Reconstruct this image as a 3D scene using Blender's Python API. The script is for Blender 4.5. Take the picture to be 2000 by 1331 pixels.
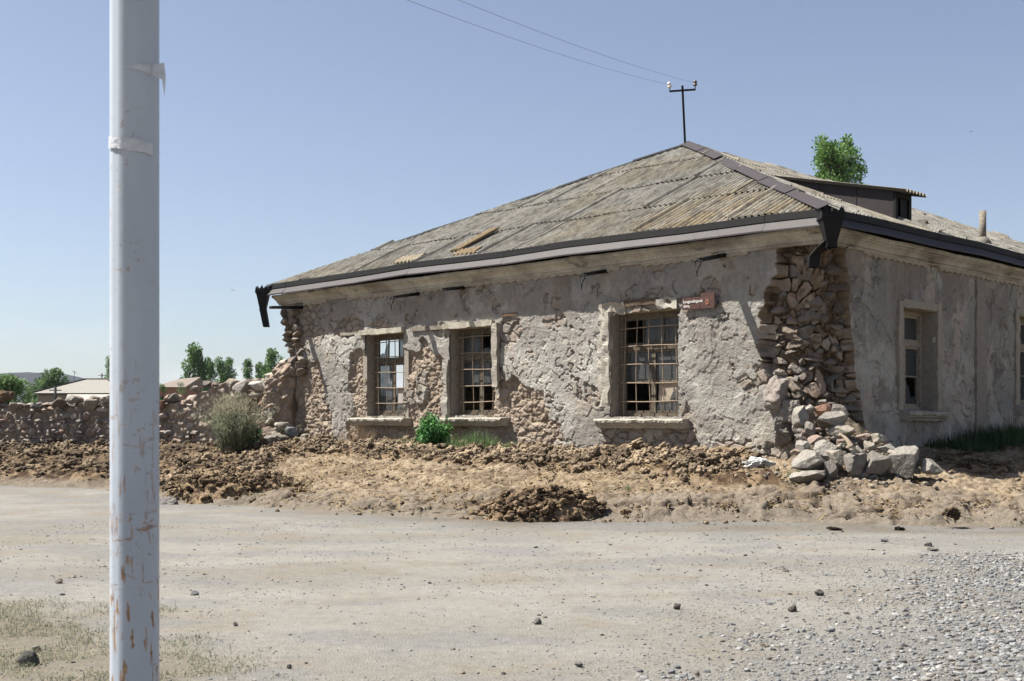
import bpy, math, random
import numpy as np
from mathutils import Vector, Matrix

for o in list(bpy.data.objects):
    bpy.data.objects.remove(o, do_unlink=True)
SC = bpy.context.scene
R = math.radians
# ------------------------------------------------------------------ camera
cam_d = bpy.data.cameras.new('Camera')
cam = bpy.data.objects.new('Camera', cam_d)
SC.collection.objects.link(cam)
cam.location = (0, 0, 1.6)
cam.rotation_euler = (R(90), 0, 0)
cam_d.sensor_width = 36.0
cam_d.lens = 42.3
cam_d.shift_y = 0.0775
cam_d.clip_start = 0.1
cam_d.clip_end = 20000
cam_d.dof.use_dof = True
cam_d.dof.focus_distance = 25.0
cam_d.dof.aperture_fstop = 5.6
SC.camera = cam
SC.render.resolution_x, SC.render.resolution_y = 1024, 681
# ------------------------------------------------------------------ world, sun
SUN = Vector((-1.62, 0.20, 2.50)).normalized()      # towards the sun
EL = math.asin(SUN.z)
AZ = math.atan2(SUN.x, SUN.y)                       # clockwise from +Y
world = bpy.data.worlds.new('World')
SC.world = world
world.use_nodes = True
wn, wl = world.node_tree.nodes, world.node_tree.links
bg = wn['Background']
sky = wn.new('ShaderNodeTexSky')
sky.sky_type = 'NISHITA'
sky.sun_disc = False
sky.sun_elevation = EL
sky.sun_rotation = AZ
sky.altitude = 900
sky.air_density = 1.0
sky.dust_density = 2.2
sky.ozone_density = 2.2
hs = wn.new('ShaderNodeHueSaturation')
hs.inputs['Saturation'].default_value = 0.80
hs.inputs['Hue'].default_value = 0.506
wl.new(sky.outputs[0], hs.inputs['Color'])
# faint fair-weather cloud low over the horizon
wtc = wn.new('ShaderNodeTexCoord'); wmp = wn.new('ShaderNodeMapping'); wmp.inputs['Scale'].default_value = (3, 3, 14); wl.new(wtc.outputs['Generated'], wmp.inputs['Vector'])
wno = wn.new('ShaderNodeTexNoise'); wno.inputs['Scale'].default_value = 2.2; wno.inputs['Detail'].default_value = 7; wl.new(wmp.outputs[0], wno.inputs['Vector'])
wmr = wn.new('ShaderNodeMapRange'); wmr.inputs['From Min'].default_value = .50; wmr.inputs['From Max'].default_value = .66; wmr.inputs['To Max'].default_value = .55; wl.new(wno.outputs['Fac'], wmr.inputs['Value'])
wsp = wn.new('ShaderNodeSeparateXYZ'); wl.new(wtc.outputs['Generated'], wsp.inputs[0])
wm2 = wn.new('ShaderNodeMapRange'); wm2.inputs['From Min'].default_value = .085; wm2.inputs['From Max'].default_value = .035; wl.new(wsp.outputs['Z'], wm2.inputs['Value'])
wmu = wn.new('ShaderNodeMath'); wmu.operation = 'MULTIPLY'; wl.new(wmr.outputs[0], wmu.inputs[0]); wl.new(wm2.outputs[0], wmu.inputs[1])
wmx = wn.new('ShaderNodeMix'); wmx.data_type = 'RGBA'; wl.new(wmu.outputs[0], wmx.inputs[0]); wl.new(hs.outputs[0], wmx.inputs[6]); wmx.inputs[7].default_value = (6.6, 6.7, 6.9, 1)
wl.new(wmx.outputs[2], bg.inputs['Color'])
bg.inputs['Strength'].default_value = 0.055
sun_d = bpy.data.lights.new('Sun', 'SUN')
sun_d.energy = 5.0
sun_d.angle = R(0.5)
sun_d.color = (1.0, 0.965, 0.90)
sun = bpy.data.objects.new('Sun', sun_d)
SC.collection.objects.link(sun)
sun.rotation_euler = SUN.to_track_quat('Z', 'Y').to_euler()
sun.location = (-20, 0, 40)
SC.view_settings.view_transform = 'Standard'
SC.view_settings.look = 'None'
SC.view_settings.exposure = 1.33
SC.view_settings.gamma = 1.0
SC.render.engine = 'CYCLES'
SC.cycles.use_denoising = True
SC.cycles.denoising_input_passes = 'RGB_ALBEDO_NORMAL'
SC.cycles.denoising_prefilter = 'ACCURATE'
SC.cycles.max_bounces = 6
SC.cycles.diffuse_bounces = 3
SC.cycles.transparent_max_bounces = 12
# ------------------------------------------------------------------ helpers: noise
def _h(ix, iy, iz, seed):
    with np.errstate(over='ignore'):
        h = (ix.astype(np.int64) * 374761393 + iy.astype(np.int64) * 668265263 + iz.astype(np.int64) * 2147483647 + seed * 974634721) & 0xffffffff
        h = (h ^ (h >> 13)) * 1274126177 & 0xffffffff
        h = (h ^ (h >> 16)) * 2246822519 & 0xffffffff
        h = h ^ (h >> 15)
    return (h & 0xffffff) / float(0x1000000)
def vn2(x, y, seed=0):
    x, y = np.broadcast_arrays(np.asarray(x, float), np.asarray(y, float))
    ix, iy = np.floor(x), np.floor(y)
    fx, fy = x - ix, y - iy
    fx, fy = fx * fx * fx * (fx * (fx * 6 - 15) + 10), fy * fy * fy * (fy * (fy * 6 - 15) + 10)
    z = np.zeros_like(ix)
    a, b = _h(ix, iy, z, seed), _h(ix + 1, iy, z, seed)
    c, d = _h(ix, iy + 1, z, seed), _h(ix + 1, iy + 1, z, seed)
    return (a * (1 - fx) + b * fx) * (1 - fy) + (c * (1 - fx) + d * fx) * fy
def fbm(x, y, octv=4, seed=0, gain=0.5):
    t, a, n = 0.0, 1.0, 0.0
    f = 1.0
    for k in range(octv):
        c, s = math.cos(k * 1.1), math.sin(k * 1.1)
        t = t + a * vn2((x * c - y * s) * f, (x * s + y * c) * f, seed + k * 17)
        n += a
        a *= gain
        f *= 2.03
    return t / n
def vn3(p, seed=0):
    i = np.floor(p)
    f = p - i
    f = f * f * (3 - 2 * f)
    r = 0.0
    for dx in (0, 1):
        for dy in (0, 1):
            for dz in (0, 1):
                w = (f[:, 0] if dx else 1 - f[:, 0]) * (f[:, 1] if dy else 1 - f[:, 1]) * (f[:, 2] if dz else 1 - f[:, 2])
                r = r + w * _h(i[:, 0] + dx, i[:, 1] + dy, i[:, 2] + dz, seed)
    return r
def vor(x, y, seed=0, jit=0.9):
    """F1, F2 distances and a random number of the nearest cell"""
    x, y = np.broadcast_arrays(np.asarray(x, float), np.asarray(y, float))
    ix, iy = np.floor(x), np.floor(y)
    z = np.zeros_like(ix)
    f1 = np.full(x.shape, 9.0)
    f2 = np.full(x.shape, 9.0)
    cid = np.zeros(x.shape)
    for dx in (-1, 0, 1):
        for dy in (-1, 0, 1):
            jx, jy = ix + dx, iy + dy
            px = jx + 0.5 + jit * (_h(jx, jy, z, seed) - 0.5)
            py = jy + 0.5 + jit * (_h(jx, jy, z, seed + 5) - 0.5)
            d = np.hypot(px - x, py - y)
            c = _h(jx, jy, z, seed + 9)
            near = d < f1
            f2 = np.where(near, f1, np.minimum(f2, d))
            cid = np.where(near, c, cid)
            f1 = np.where(near, d, f1)
    return f1, f2, cid
def sstep(a, b, x):
    t = np.clip((x - a) / (b - a), 0, 1)
    return t * t * (3 - 2 * t)
def lerp(a, b, t):
    return a + (b - a) * t
def srgb(r, g, b):
    f = lambda c: (c / 255 / 12.92) if c / 255 <= 0.04045 else ((c / 255 + 0.055) / 1.055) ** 2.4
    return np.array([f(r), f(g), f(b)])
# ------------------------------------------------------------------ helpers: objects
def tag(o, label=None, cat=None, group=None, kind=None):
    if label: o['label'] = label
    if cat: o['category'] = cat
    if group: o['group'] = group
    if kind: o['kind'] = kind
    return o
def empty(name, loc=(0, 0, 0), label=None, cat=None, group=None):
    o = bpy.data.objects.new(name, None)
    SC.collection.objects.link(o)
    o.location = loc
    o.empty_display_size = 0.2
    return tag(o, label, cat, group)
def mk(name, V, F, mat, parent=None, smooth=False, col=None, loc=None):
    """one mesh object; F is one (n,k) array or a list of them; loc = origin subtracted from world vertices"""
    V = np.asarray(V, np.float64).reshape(-1, 3)
    if parent is not None:
        base = np.array(world_loc(parent))
        o_loc = (0, 0, 0) if loc is None else tuple(np.array(loc) - base)
        off = base if loc is None else np.array(loc)
    else:
        off = np.zeros(3) if loc is None else np.array(loc)
        o_loc = tuple(off)
    Fs = F if isinstance(F, list) else [F]
    Fs = [np.asarray(f, np.int32) for f in Fs if len(f)]
    me = bpy.data.meshes.new(name)
    me.vertices.add(len(V))
    me.vertices.foreach_set('co', (V - off).astype(np.float32).ravel())
    nl = sum(f.size for f in Fs)
    npoly = sum(len(f) for f in Fs)
    me.loops.add(nl)
    me.loops.foreach_set('vertex_index', np.concatenate([f.ravel() for f in Fs]))
    tot = np.concatenate([np.full(len(f), f.shape[1], np.int32) for f in Fs])
    st = np.concatenate([[0], np.cumsum(tot)[:-1]]).astype(np.int32)
    me.polygons.add(npoly)
    me.polygons.foreach_set('loop_start', st)
    me.polygons.foreach_set('loop_total', tot)
    me.polygons.foreach_set('use_smooth', np.full(npoly, bool(smooth)))
    if col is not None:
        a = me.color_attributes.new('Col', 'FLOAT_COLOR', 'POINT')
        c = np.ones((len(V), 4), np.float32)
        c[:, :3] = adj(col, mat.name)
        a.data.foreach_set('color', c.ravel())
    me.update(calc_edges=True)
    me.validate()
    me.materials.append(mat)
    o = bpy.data.objects.new(name, me)
    SC.collection.objects.link(o)
    if parent is not None:
        o.parent = parent
    o.location = o_loc
    return o
def world_loc(o):
    p = Vector(o.location)
    while o.parent is not None:
        o = o.parent
        p = p + Vector(o.location)
    return p
class MB:
    """collects pieces into one mesh"""
    def __init__(s):
        s.V, s.F, s.C, s.n = [], {}, [], 0
    def add(s, V, F, col=(1, 1, 1)):
        V = np.asarray(V, float).reshape(-1, 3)
        if isinstance(F, list) and np.isscalar(F[0][0]): F = np.array(F)
        for f in (F if isinstance(F, list) else [F]):
            f = np.asarray(f, np.int64)
            if len(f): s.F.setdefault(f.shape[1], []).append(f + s.n)
        s.V.append(V)
        c = np.empty((len(V), 3)); c[:] = col
        s.C.append(c)
        s.n += len(V)
        return s
    def box(s, o, ax, ay, az, col=(1, 1, 1)):
        """o = corner, three edge vectors"""
        o, ax, ay, az = map(lambda q: np.asarray(q, float), (o, ax, ay, az))
        V = [o, o + ax, o + ax + ay, o + ay, o + az, o + ax + az, o + ax + ay + az, o + ay + az]
        return s.add(V, [[0, 3, 2, 1], [4, 5, 6, 7], [0, 1, 5, 4], [1, 2, 6, 5], [2, 3, 7, 6], [3, 0, 4, 7]], col)
    def tube(s, pts, rad, n=8, col=(1, 1, 1), cap=True):
        pts = np.asarray(pts, float)
        rad = np.broadcast_to(np.asarray(rad, float), (len(pts),))
        tan = np.gradient(pts, axis=0)
        tan /= np.linalg.norm(tan, axis=1)[:, None] + 1e-9
        ref = np.array([0, 0, 1.0]) if abs(tan[0][2]) < 0.9 else np.array([1.0, 0, 0])
        a = np.cross(tan, ref); a /= np.linalg.norm(a, axis=1)[:, None] + 1e-9
        b = np.cross(tan, a)
        th = np.linspace(0, 2 * math.pi, n, endpoint=False)
        V = (pts[:, None] + rad[:, None, None] * (a[:, None] * np.cos(th)[None, :, None] + b[:, None] * np.sin(th)[None, :, None])).reshape(-1, 3)
        i = np.arange(len(pts) - 1)[:, None] * n
        j = np.arange(n)[None, :]
        k = (j + 1) % n
        F = np.stack([i + j, i + k, i + n + k, i + n + j], -1).reshape(-1, 4)
        fs = [F]
        if cap: fs.append(np.array([np.arange(n)[::-1], np.arange(n) + (len(pts) - 1) * n]))
        return s.add(V, fs, col)
    def arrays(s):
        return np.concatenate(s.V), [np.concatenate(v) for v in s.F.values()], np.concatenate(s.C)
    def build(s, name, mat, parent=None, smooth=False, loc=None, jitter=0.0):
        V, F, C = s.arrays()
        if jitter:
            V = V + (np.stack([vn3(V * 6, 3), vn3(V * 6, 5), vn3(V * 6, 7)], -1) - 0.5) * 2 * jitter
        return mk(name, V, F, mat, parent, smooth, C, loc)
def grid_faces(nu, nv):
    i = np.arange(nu - 1)[:, None] * nv
    j = np.arange(nv - 1)[None, :]
    return np.stack([i + j, i + nv + j, i + nv + j + 1, i + j + 1], -1).reshape(-1, 4)
def ico(sub):
    t = (1 + 5 ** .5) / 2
    V = [(-1, t, 0), (1, t, 0), (-1, -t, 0), (1, -t, 0), (0, -1, t), (0, 1, t), (0, -1, -t), (0, 1, -t), (t, 0, -1), (t, 0, 1), (-t, 0, -1), (-t, 0, 1)]
    V = [np.array(v) / np.linalg.norm(v) for v in V]
    F = [(0, 11, 5), (0, 5, 1), (0, 1, 7), (0, 7, 10), (0, 10, 11), (1, 5, 9), (5, 11, 4), (11, 10, 2), (10, 7, 6), (7, 1, 8), (3, 9, 4), (3, 4, 2), (3, 2, 6), (3, 6, 8), (3, 8, 9), (4, 9, 5), (2, 4, 11), (6, 2, 10), (8, 6, 7), (9, 8, 1)]
    for _ in range(sub):
        mid, G = {}, []
        def m(a, b):
            k = (min(a, b), max(a, b))
            if k not in mid:
                v = V[a] + V[b]
                V.append(v / np.linalg.norm(v)); mid[k] = len(V) - 1
            return mid[k]
        for a, b, c in F:
            x, y, z = m(a, b), m(b, c), m(c, a)
            G += [(a, x, z), (b, y, x), (c, z, y), (x, y, z)]
        F = G
    return np.array(V), np.array(F, np.int64)
ICO = [ico(k) for k in range(5)]
def rot(rng, full=True):
    if full:
        q = rng.normal(size=4); q /= np.linalg.norm(q)
        w, x, y, z = q
        return np.array([[1 - 2 * (y * y + z * z), 2 * (x * y - z * w), 2 * (x * z + y * w)], [2 * (x * y + z * w), 1 - 2 * (x * x + z * z), 2 * (y * z - x * w)], [2 * (x * z - y * w), 2 * (y * z + x * w), 1 - 2 * (x * x + y * y)]])
    a = rng.uniform(0, 2 * math.pi)
    return np.array([[math.cos(a), -math.sin(a), 0], [math.sin(a), math.cos(a), 0], [0, 0, 1]])
def rock(seed, sub=3, size=(1, 1, 1), planes=11, rough=0.06, tilt=0.25, cut=(.46, .80)):
    """angular stone of about the given full size"""
    rng = np.random.default_rng(seed)
    V, F = ICO[sub]
    N = rng.normal(size=(planes, 3)); N /= np.linalg.norm(N, axis=1)[:, None]
    Hh = rng.uniform(cut[0], cut[1], planes)
    d = V @ N.T
    r = np.where(d > 0.05, Hh[None] / np.maximum(d, 0.05), 9).min(1)
    r = np.minimum(r, 1.02)
    P = V * r[:, None]
    P = P * (1 + rough * 2 * (vn3(V * 2.3 + seed % 97, seed)[:, None] - 0.5) + rough * 1.2 * (vn3(V * 5.5 + 3, seed + 1)[:, None] - 0.5))
    ext = P.max(0) - P.min(0)
    P = (P - (P.max(0) + P.min(0)) / 2) / ext * np.asarray(size, float)
    a = rng.uniform(-tilt, tilt, 2)
    rx = np.array([[1, 0, 0], [0, math.cos(a[0]), -math.sin(a[0])], [0, math.sin(a[0]), math.cos(a[0])]])
    ry = np.array([[math.cos(a[1]), 0, math.sin(a[1])], [0, 1, 0], [-math.sin(a[1]), 0, math.cos(a[1])]])
    return P @ (rx @ ry).T, F
# ------------------------------------------------------------------ helpers: materials
ADJ = {}                                # real-world albedo: gain and saturation applied to the colours noted from the photograph
def adj(c, name):
    g, s = ADJ.get(name, (1.0, 1.0))
    c = np.asarray(c, float)
    l = (c * np.array([.25, .6, .15])).sum(-1, keepdims=True)
    return np.clip(l + (c - l) * s, 0.002, 1) * g
MATS = {}
def vmat(name, rough=0.9, nscale=12.0, namt=0.35, bump=0.0, bscale=40.0, base=None, spec=0.2, metal=0.0, gain=1.0, sat=1.0, grain=0):
    """procedural: base colour (attribute Col or a constant) varied by two noises, noise bump"""
    m = bpy.data.materials.new(name)
    ADJ[m.name] = (gain, sat)
    if base is not None: base = tuple(adj(base, m.name))
    m.use_nodes = True
    n, l = m.node_tree.nodes, m.node_tree.links
    p = n['Principled BSDF']
    p.inputs['Roughness'].default_value = rough
    p.inputs['Specular IOR Level'].default_value = spec
    p.inputs['Metallic'].default_value = metal
    tc = n.new('ShaderNodeTexCoord')
    if base is None:
        src = n.new('ShaderNodeVertexColor'); src.layer_name = 'Col'
    else:
        src = n.new('ShaderNodeRGB'); src.outputs[0].default_value = (*base, 1)
    n1 = n.new('ShaderNodeTexNoise'); n1.inputs['Scale'].default_value = nscale; n1.inputs['Detail'].default_value = 6
    n1.inputs['Roughness'].default_value = 0.65
    l.new(tc.outputs['Object'], n1.inputs['Vector'])
    mr = n.new('ShaderNodeMapRange')
    mr.inputs['From Min'].default_value = 0.3; mr.inputs['From Max'].default_value = 0.7
    mr.inputs['To Min'].default_value = 1 - namt; mr.inputs['To Max'].default_value = 1 + namt
    if grain:
        n3 = n.new('ShaderNodeTexNoise'); n3.inputs['Scale'].default_value = grain; n3.inputs['Detail'].default_value = 3
        l.new(tc.outputs['Object'], n3.inputs['Vector'])
        av = n.new('ShaderNodeMix'); av.data_type = 'FLOAT'; av.inputs[0].default_value = .5
        l.new(n1.outputs['Fac'], av.inputs[2]); l.new(n3.outputs['Fac'], av.inputs[3]); l.new(av.outputs[0], mr.inputs['Value'])
        mr.inputs['From Min'].default_value = 0.36; mr.inputs['From Max'].default_value = 0.64
    else:
        l.new(n1.outputs['Fac'], mr.inputs['Value'])
    mx = n.new('ShaderNodeVectorMath'); mx.operation = 'SCALE'
    l.new(src.outputs[0], mx.inputs[0]); l.new(mr.outputs[0], mx.inputs['Scale'])
    l.new(mx.outputs[0], p.inputs['Base Color'])
    if bump:
        n2 = n.new('ShaderNodeTexNoise'); n2.inputs['Scale'].default_value = bscale; n2.inputs['Detail'].default_value = 5
        l.new(tc.outputs['Object'], n2.inputs['Vector'])
        b = n.new('ShaderNodeBump'); b.inputs['Strength'].default_value = bump; b.inputs['Distance'].default_value = 0.02
        l.new(n2.outputs['Fac'], b.inputs['Height']); l.new(b.outputs[0], p.inputs['Normal'])
    MATS[name] = m
    return m
M_wall = vmat('lime_plaster_and_mud', 0.95, 9, 0.20, 0.9, 40, spec=0.1, gain=.66, sat=.80, grain=55)
M_stone = vmat('field_stone', 0.92, 11, 0.36, 0.7, 30, spec=0.12, gain=.48, sat=.8, grain=60)
M_wstone = vmat('wall_stone', 0.92, 14, 0.28, 0.8, 30, spec=0.1, gain=.56, sat=.66, grain=60)
M_mud = vmat('crumbly_manure', 0.97, 14, 0.45, 1.0, 34, spec=0.05, gain=.60, sat=.66, grain=60)
M_mudwall = vmat('dried_mud_wall', 0.97, 10, 0.3, 0.9, 30, spec=0.08, gain=.78, sat=.72, grain=50)
M_verge = vmat('trampled_manure_and_straw', 0.97, 13, 0.38, 1.0, 40, spec=0.05, gain=.46, sat=.68, grain=55)
M_road = vmat('pale_road_dust', 0.97, 9, 0.20, 0.8, 60, spec=0.06, gain=.325, sat=.74, grain=75)
M_peb = vmat('river_gravel', 0.85, 20, 0.15, spec=0.2, gain=.42, sat=.7, grain=80)
M_roof = vmat('weathered_fibre_cement', 0.95, 26, 0.55, 0.5, 60, spec=0.06, gain=.60, sat=.72, grain=45)
M_tin = vmat('brown_painted_tin', 0.6, 6, 0.25, 0.15, 8, base=tuple(srgb(104, 86, 88)), spec=0.3, gain=.20, sat=.75, grain=30)
M_dark = vmat('blackened_tin', 0.7, 8, 0.4, 0.2, 20, base=tuple(srgb(44, 38, 38)), spec=0.25, gain=.2, sat=.6)
M_corn = vmat('stained_cornice_plaster', 0.93, 5, 0.26, 0.4, 40, spec=0.1, gain=.95, sat=.65, grain=30)
M_wood = vmat('weathered_grey_brown_wood', 0.88, 16, 0.45, 0.5, 40, spec=0.12, gain=.48, sat=.65)
M_rust = vmat('rusty_iron', 0.8, 25, 0.4, 0.2, 60, base=tuple(srgb(156, 132, 104)), spec=0.3, gain=.75, sat=.75)
M_leaf = vmat('green_leaf', 0.6, 3, 0.3, spec=0.25, gain=.75, sat=.8)
M_grass = vmat('grass_blades', 0.75, 3, 0.25, spec=0.15, gain=.80, sat=.72)
M_bark = vmat('tree_bark', 0.9, 8, 0.3, base=tuple(srgb(110, 98, 84)), gain=.6)
M_straw = vmat('straw', 0.8, 3, 0.2, spec=0.15, gain=.42)
M_hill = vmat('dry_hillside', 1.0, 0.02, 0.3, spec=0.0, gain=.055, sat=.2)
M_cloth = vmat('pale_board_and_cloth', 0.9, 6, 0.2, spec=0.1, gain=.55)
M_plast = vmat('white_plastic', 0.5, 10, 0.06, base=(0.42, 0.42, 0.40), spec=0.4)
def glass_mat():
    m = bpy.data.materials.new('dusty_window_glass'); m.use_nodes = True
    n, l = m.node_tree.nodes, m.node_tree.links
    p = n['Principled BSDF']; out = n['Material Output']
    p.inputs['Base Color'].default_value = (0.085, 0.085, 0.085, 1); p.inputs['Roughness'].default_value = 0.22; p.inputs['Specular IOR Level'].default_value = 0.35
    t = n.new('ShaderNodeBsdfTransparent'); t.inputs['Color'].default_value = (0.85, 0.9, 0.92, 1)
    mx = n.new('ShaderNodeMixShader')
    tc = n.new('ShaderNodeTexCoord'); no = n.new('ShaderNodeTexNoise'); no.inputs['Scale'].default_value = 5
    l.new(tc.outputs['Object'], no.inputs['Vector'])
    mr = n.new('ShaderNodeMapRange'); mr.inputs['To Min'].default_value = 0.3; mr.inputs['To Max'].default_value = 0.75
    l.new(no.outputs['Fac'], mr.inputs['Value']); l.new(mr.outputs[0], mx.inputs['Fac'])
    l.new(t.outputs[0], mx.inputs[1]); l.new(p.outputs[0], mx.inputs[2]); l.new(mx.outputs[0], out.inputs['Surface'])
    return m
M_glass = glass_mat()
def translucent_leaf(m, amt=0.35):
    n, l = m.node_tree.nodes, m.node_tree.links
    p = n['Principled BSDF']; out = n['Material Output']
    t = n.new('ShaderNodeBsdfTranslucent'); mx = n.new('ShaderNodeMixShader'); mx.inputs['Fac'].default_value = amt
    src = p.inputs['Base Color'].links[0].from_socket
    l.new(src, t.inputs['Color']); l.new(p.outputs[0], mx.inputs[1]); l.new(t.outputs[0], mx.inputs[2]); l.new(mx.outputs[0], out.inputs['Surface'])
translucent_leaf(M_leaf); translucent_leaf(M_grass)
# ------------------------------------------------------------------ plan of the place
C0 = np.array([5.66, 22.0])
UF = np.array([-.7125, .7017])          # along the sunny front, away from the corner
US = np.array([.7017, .7125])           # along the shaded side, away from the corner
NF, NS = -US, -UF                       # outward normals
LF, LS = 16.9, 22.0
def fpt(s, z, o=0.0):                   # point on the front: s from the corner, height z, o outwards
    p = C0 + UF * s + NF * o
    return np.array([p[0], p[1], z])
def spt(s, z, o=0.0):
    p = C0 + US * s + NS * o
    return np.array([p[0], p[1], z])
UF3, US3, NF3, NS3 = [np.array([*v, 0.0]) for v in (UF, US, NF, NS)]
UP = np.array([0, 0, 1.0])
def road_edge(X):
    return np.interp(X, [-30, -12.4, -9.4, -7.6, -6.5, -4.9, -2.6, 0, 2.4, 4.8, 7.5, 16], [30, 29.1, 27.6, 24.6, 23.2, 22.6, 20.4, 19.4, 19.0, 18.8, 17.9, 16.5])
def wall_line(X):
    return np.where(X < -6.4, 34.2 + (-6.4 - X) * .36, np.where(X < 5.66, 22 + (5.66 - X) / .7125 * .7017, 22 + (X - 5.66) / .7017 * .7125))
def ground_smooth(X, Y):
    E, W = road_edge(X), wall_line(X)
    zb = np.interp(X, [-16, -8, -6.4, -3, 5.66, 7, 12], [.66, .72, .85, .86, .80, .85, 1.05])
    t = (Y - E) / np.maximum(W - E, .5)
    z = np.where(t < 0, np.maximum(t * 2.0, -.12), zb * np.clip(t, 0, 1) ** 0.85)
    d = np.hypot((X - 6.0) * np.where(X < 6, 1.25, .8), Y - 22.5)
    z = np.maximum(z, np.where(Y < 24, 1.70 - .82 * d, -9))
    return z
def dung_mask(X, Y):
    """where thrown-out manure lies in lumps"""
    W = wall_line(X)
    d = W - Y
    w = (fbm(X * .9, Y * .9, 3, 11) - .5) * 1.0
    a = sstep(2.3, 1.7, d / np.where(X < 5.66, 1.4, 1) + w) * sstep(4.75, 4.45, X) * (X > -6.2)
    E = road_edge(X)
    b = sstep(-5.3, -5.9, X + w * .6) * sstep(.15, .6, Y - E + w * .8) * sstep(.0, .3, np.abs(Y - 30.6 - np.maximum(0, -6.5 - X) * .2 + w * .8) - .25 * (X < -6.5))
    c = 0
    e = (X > 7.5) * sstep(.50, .66, fbm(X * 1.1, Y * 1.1, 3, 44)) * (Y > road_edge(X) + .8) * .6
    return np.clip(np.maximum(np.maximum(a, b), np.maximum(c, e)), 0, 1)
def ground_z(X, Y, detail=True):
    X, Y = np.broadcast_arrays(np.asarray(X, float), np.asarray(Y, float))
    z = ground_smooth(X, Y)
    on = sstep(-.1, .25, Y - road_edge(X) + (fbm(X * 1.3, Y * 1.3, 3, 3) - .5) * 1.2)
    dm = dung_mask(X, Y)
    z = z + on * (.07 + (fbm(X * 1.1, Y * 1.1, 3, 5) - .5) * .12)
    lump = np.abs(fbm(X * 2.1, Y * 2.1, 3, 21) - .5) * 2
    f1, f2, cid = vor(X * 3.2 + fbm(X * 2, Y * 2, 2, 8), Y * 3.2, 31)
    rid = 1 - np.abs(fbm(X * 3.3 + 7, Y * 3.3, 3, 24) - .5) * 2
    z = z + dm * (.05 + .06 * cid * sstep(.75, .15, f1) + .14 * (1 - lump) * fbm(X * .8, Y * .8, 2, 23) + .07 * (rid - .7) + .10 * (fbm(X * 8, Y * 8, 4, 25, .6) - .4))
    return z
def gz(x, y):
    return float(ground_z(np.array([x]), np.array([y]))[0])
# ================================================================== GROUND
# far ground sheet
n = 60
g = np.sign(np.linspace(-1, 1, n)) * np.abs(np.linspace(-1, 1, n)) ** 3 * 6000
X, Y = np.meshgrid(g, g, indexing='ij')
V = np.stack([X.ravel(), Y.ravel(), np.full(X.size, -.35)], -1)
tag(mk('ground', V, grid_faces(n, n), M_mud, col=srgb(150, 138, 112)), kind='structure')
# road
xs = np.arange(-16, 18, .07); ys = np.concatenate([np.arange(1.5, 16, .06), np.arange(16, 31, .1)])
X, Y = np.meshgrid(xs, ys, indexing='ij')
z = (fbm(X * .5, Y * .5, 3, 61) - .5) * .06 + (fbm(X * 4, Y * 4, 3, 63) - .5) * .014
z += -.02 * sstep(.7, .0, np.abs(Y - 11.5 - .10 * X)) - .02 * sstep(.6, .0, np.abs(Y - 14.2 - .12 * X))
z *= sstep(1.5, 3, Y)
c1 = fbm(X * .5 + Y * .1, Y * .8, 5, 65)
colr = lerp(srgb(190, 183, 168), srgb(202, 196, 182), sstep(.35, .65, c1)[..., None])
colr = lerp(colr, srgb(188, 172, 146), (.45 * sstep(.52, .68, fbm(X * 1.3, Y * 1.8, 5, 67)))[..., None])
edge = sstep(2.6, .3, road_edge(X) - Y + (fbm(X * .7, Y * 1.2, 3, 69) - .5) * 2.2) * sstep(-9, 0, X)
colr = lerp(colr, srgb(156, 143, 124), (.8 * edge)[..., None])
gre = sstep(.48, .64, fbm(X * 1.0 + 3, Y * 1.6, 5, 70)) * .6
colr = lerp(colr, srgb(178, 176, 172), gre[..., None])
GRAV = lambda x, y: sstep(-.5, 2.0, (x - 1.0) - np.abs(y - 10.4) * .10 - (y - 7.4) * .48 + (fbm(x * .7, y * .7, 3, 71) - .5) * 2.4) * sstep(14.8, 13.2, y + (fbm(x * .8, y, 2, 72) - .5))
colr = lerp(colr, srgb(176, 172, 162), GRAV(X, Y)[..., None] * .7)
trk = np.maximum(sstep(.55, .15, np.abs(Y - 11.5 - .10 * X + (fbm(X * .4, Y * 0, 2, 79) - .5) * .8)), sstep(.5, .15, np.abs(Y - 14.2 - .12 * X + (fbm(X * .4, Y * 0 + 5, 2, 79) - .5) * .8)))
colr = lerp(colr, srgb(210, 204, 190), trk[..., None] * (.2 + .5 * fbm(X * 1.5, Y * 3, 3, 80))[..., None] * .8)
soil = sstep(.2, 1.2, -X - 1.4 - np.abs(Y - 6.5) * .2 - (Y - 8.5) * .55 + (fbm(X, Y, 3, 73) - .5) * 1.6) * sstep(11.4, 10.2, Y)
colr = lerp(colr, srgb(172, 158, 132), soil[..., None] * .8)
V = np.stack([X, Y, z], -1).reshape(-1, 3)
road_o = mk('dirt_road', V, grid_faces(len(xs), len(ys)), M_road, smooth=True, col=colr.reshape(-1, 3) )
tag(road_o, kind='structure')
def road_z(x, y):
    X, Y = np.asarray(x, float), np.asarray(y, float)
    z = (fbm(X * .5, Y * .5, 3, 61) - .5) * .06 + (fbm(X * 4, Y * 4, 3, 63) - .5) * .014
    z += -.02 * sstep(.7, .0, np.abs(Y - 11.5 - .10 * X)) - .02 * sstep(.6, .0, np.abs(Y - 14.2 - .12 * X))
    return z
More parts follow.
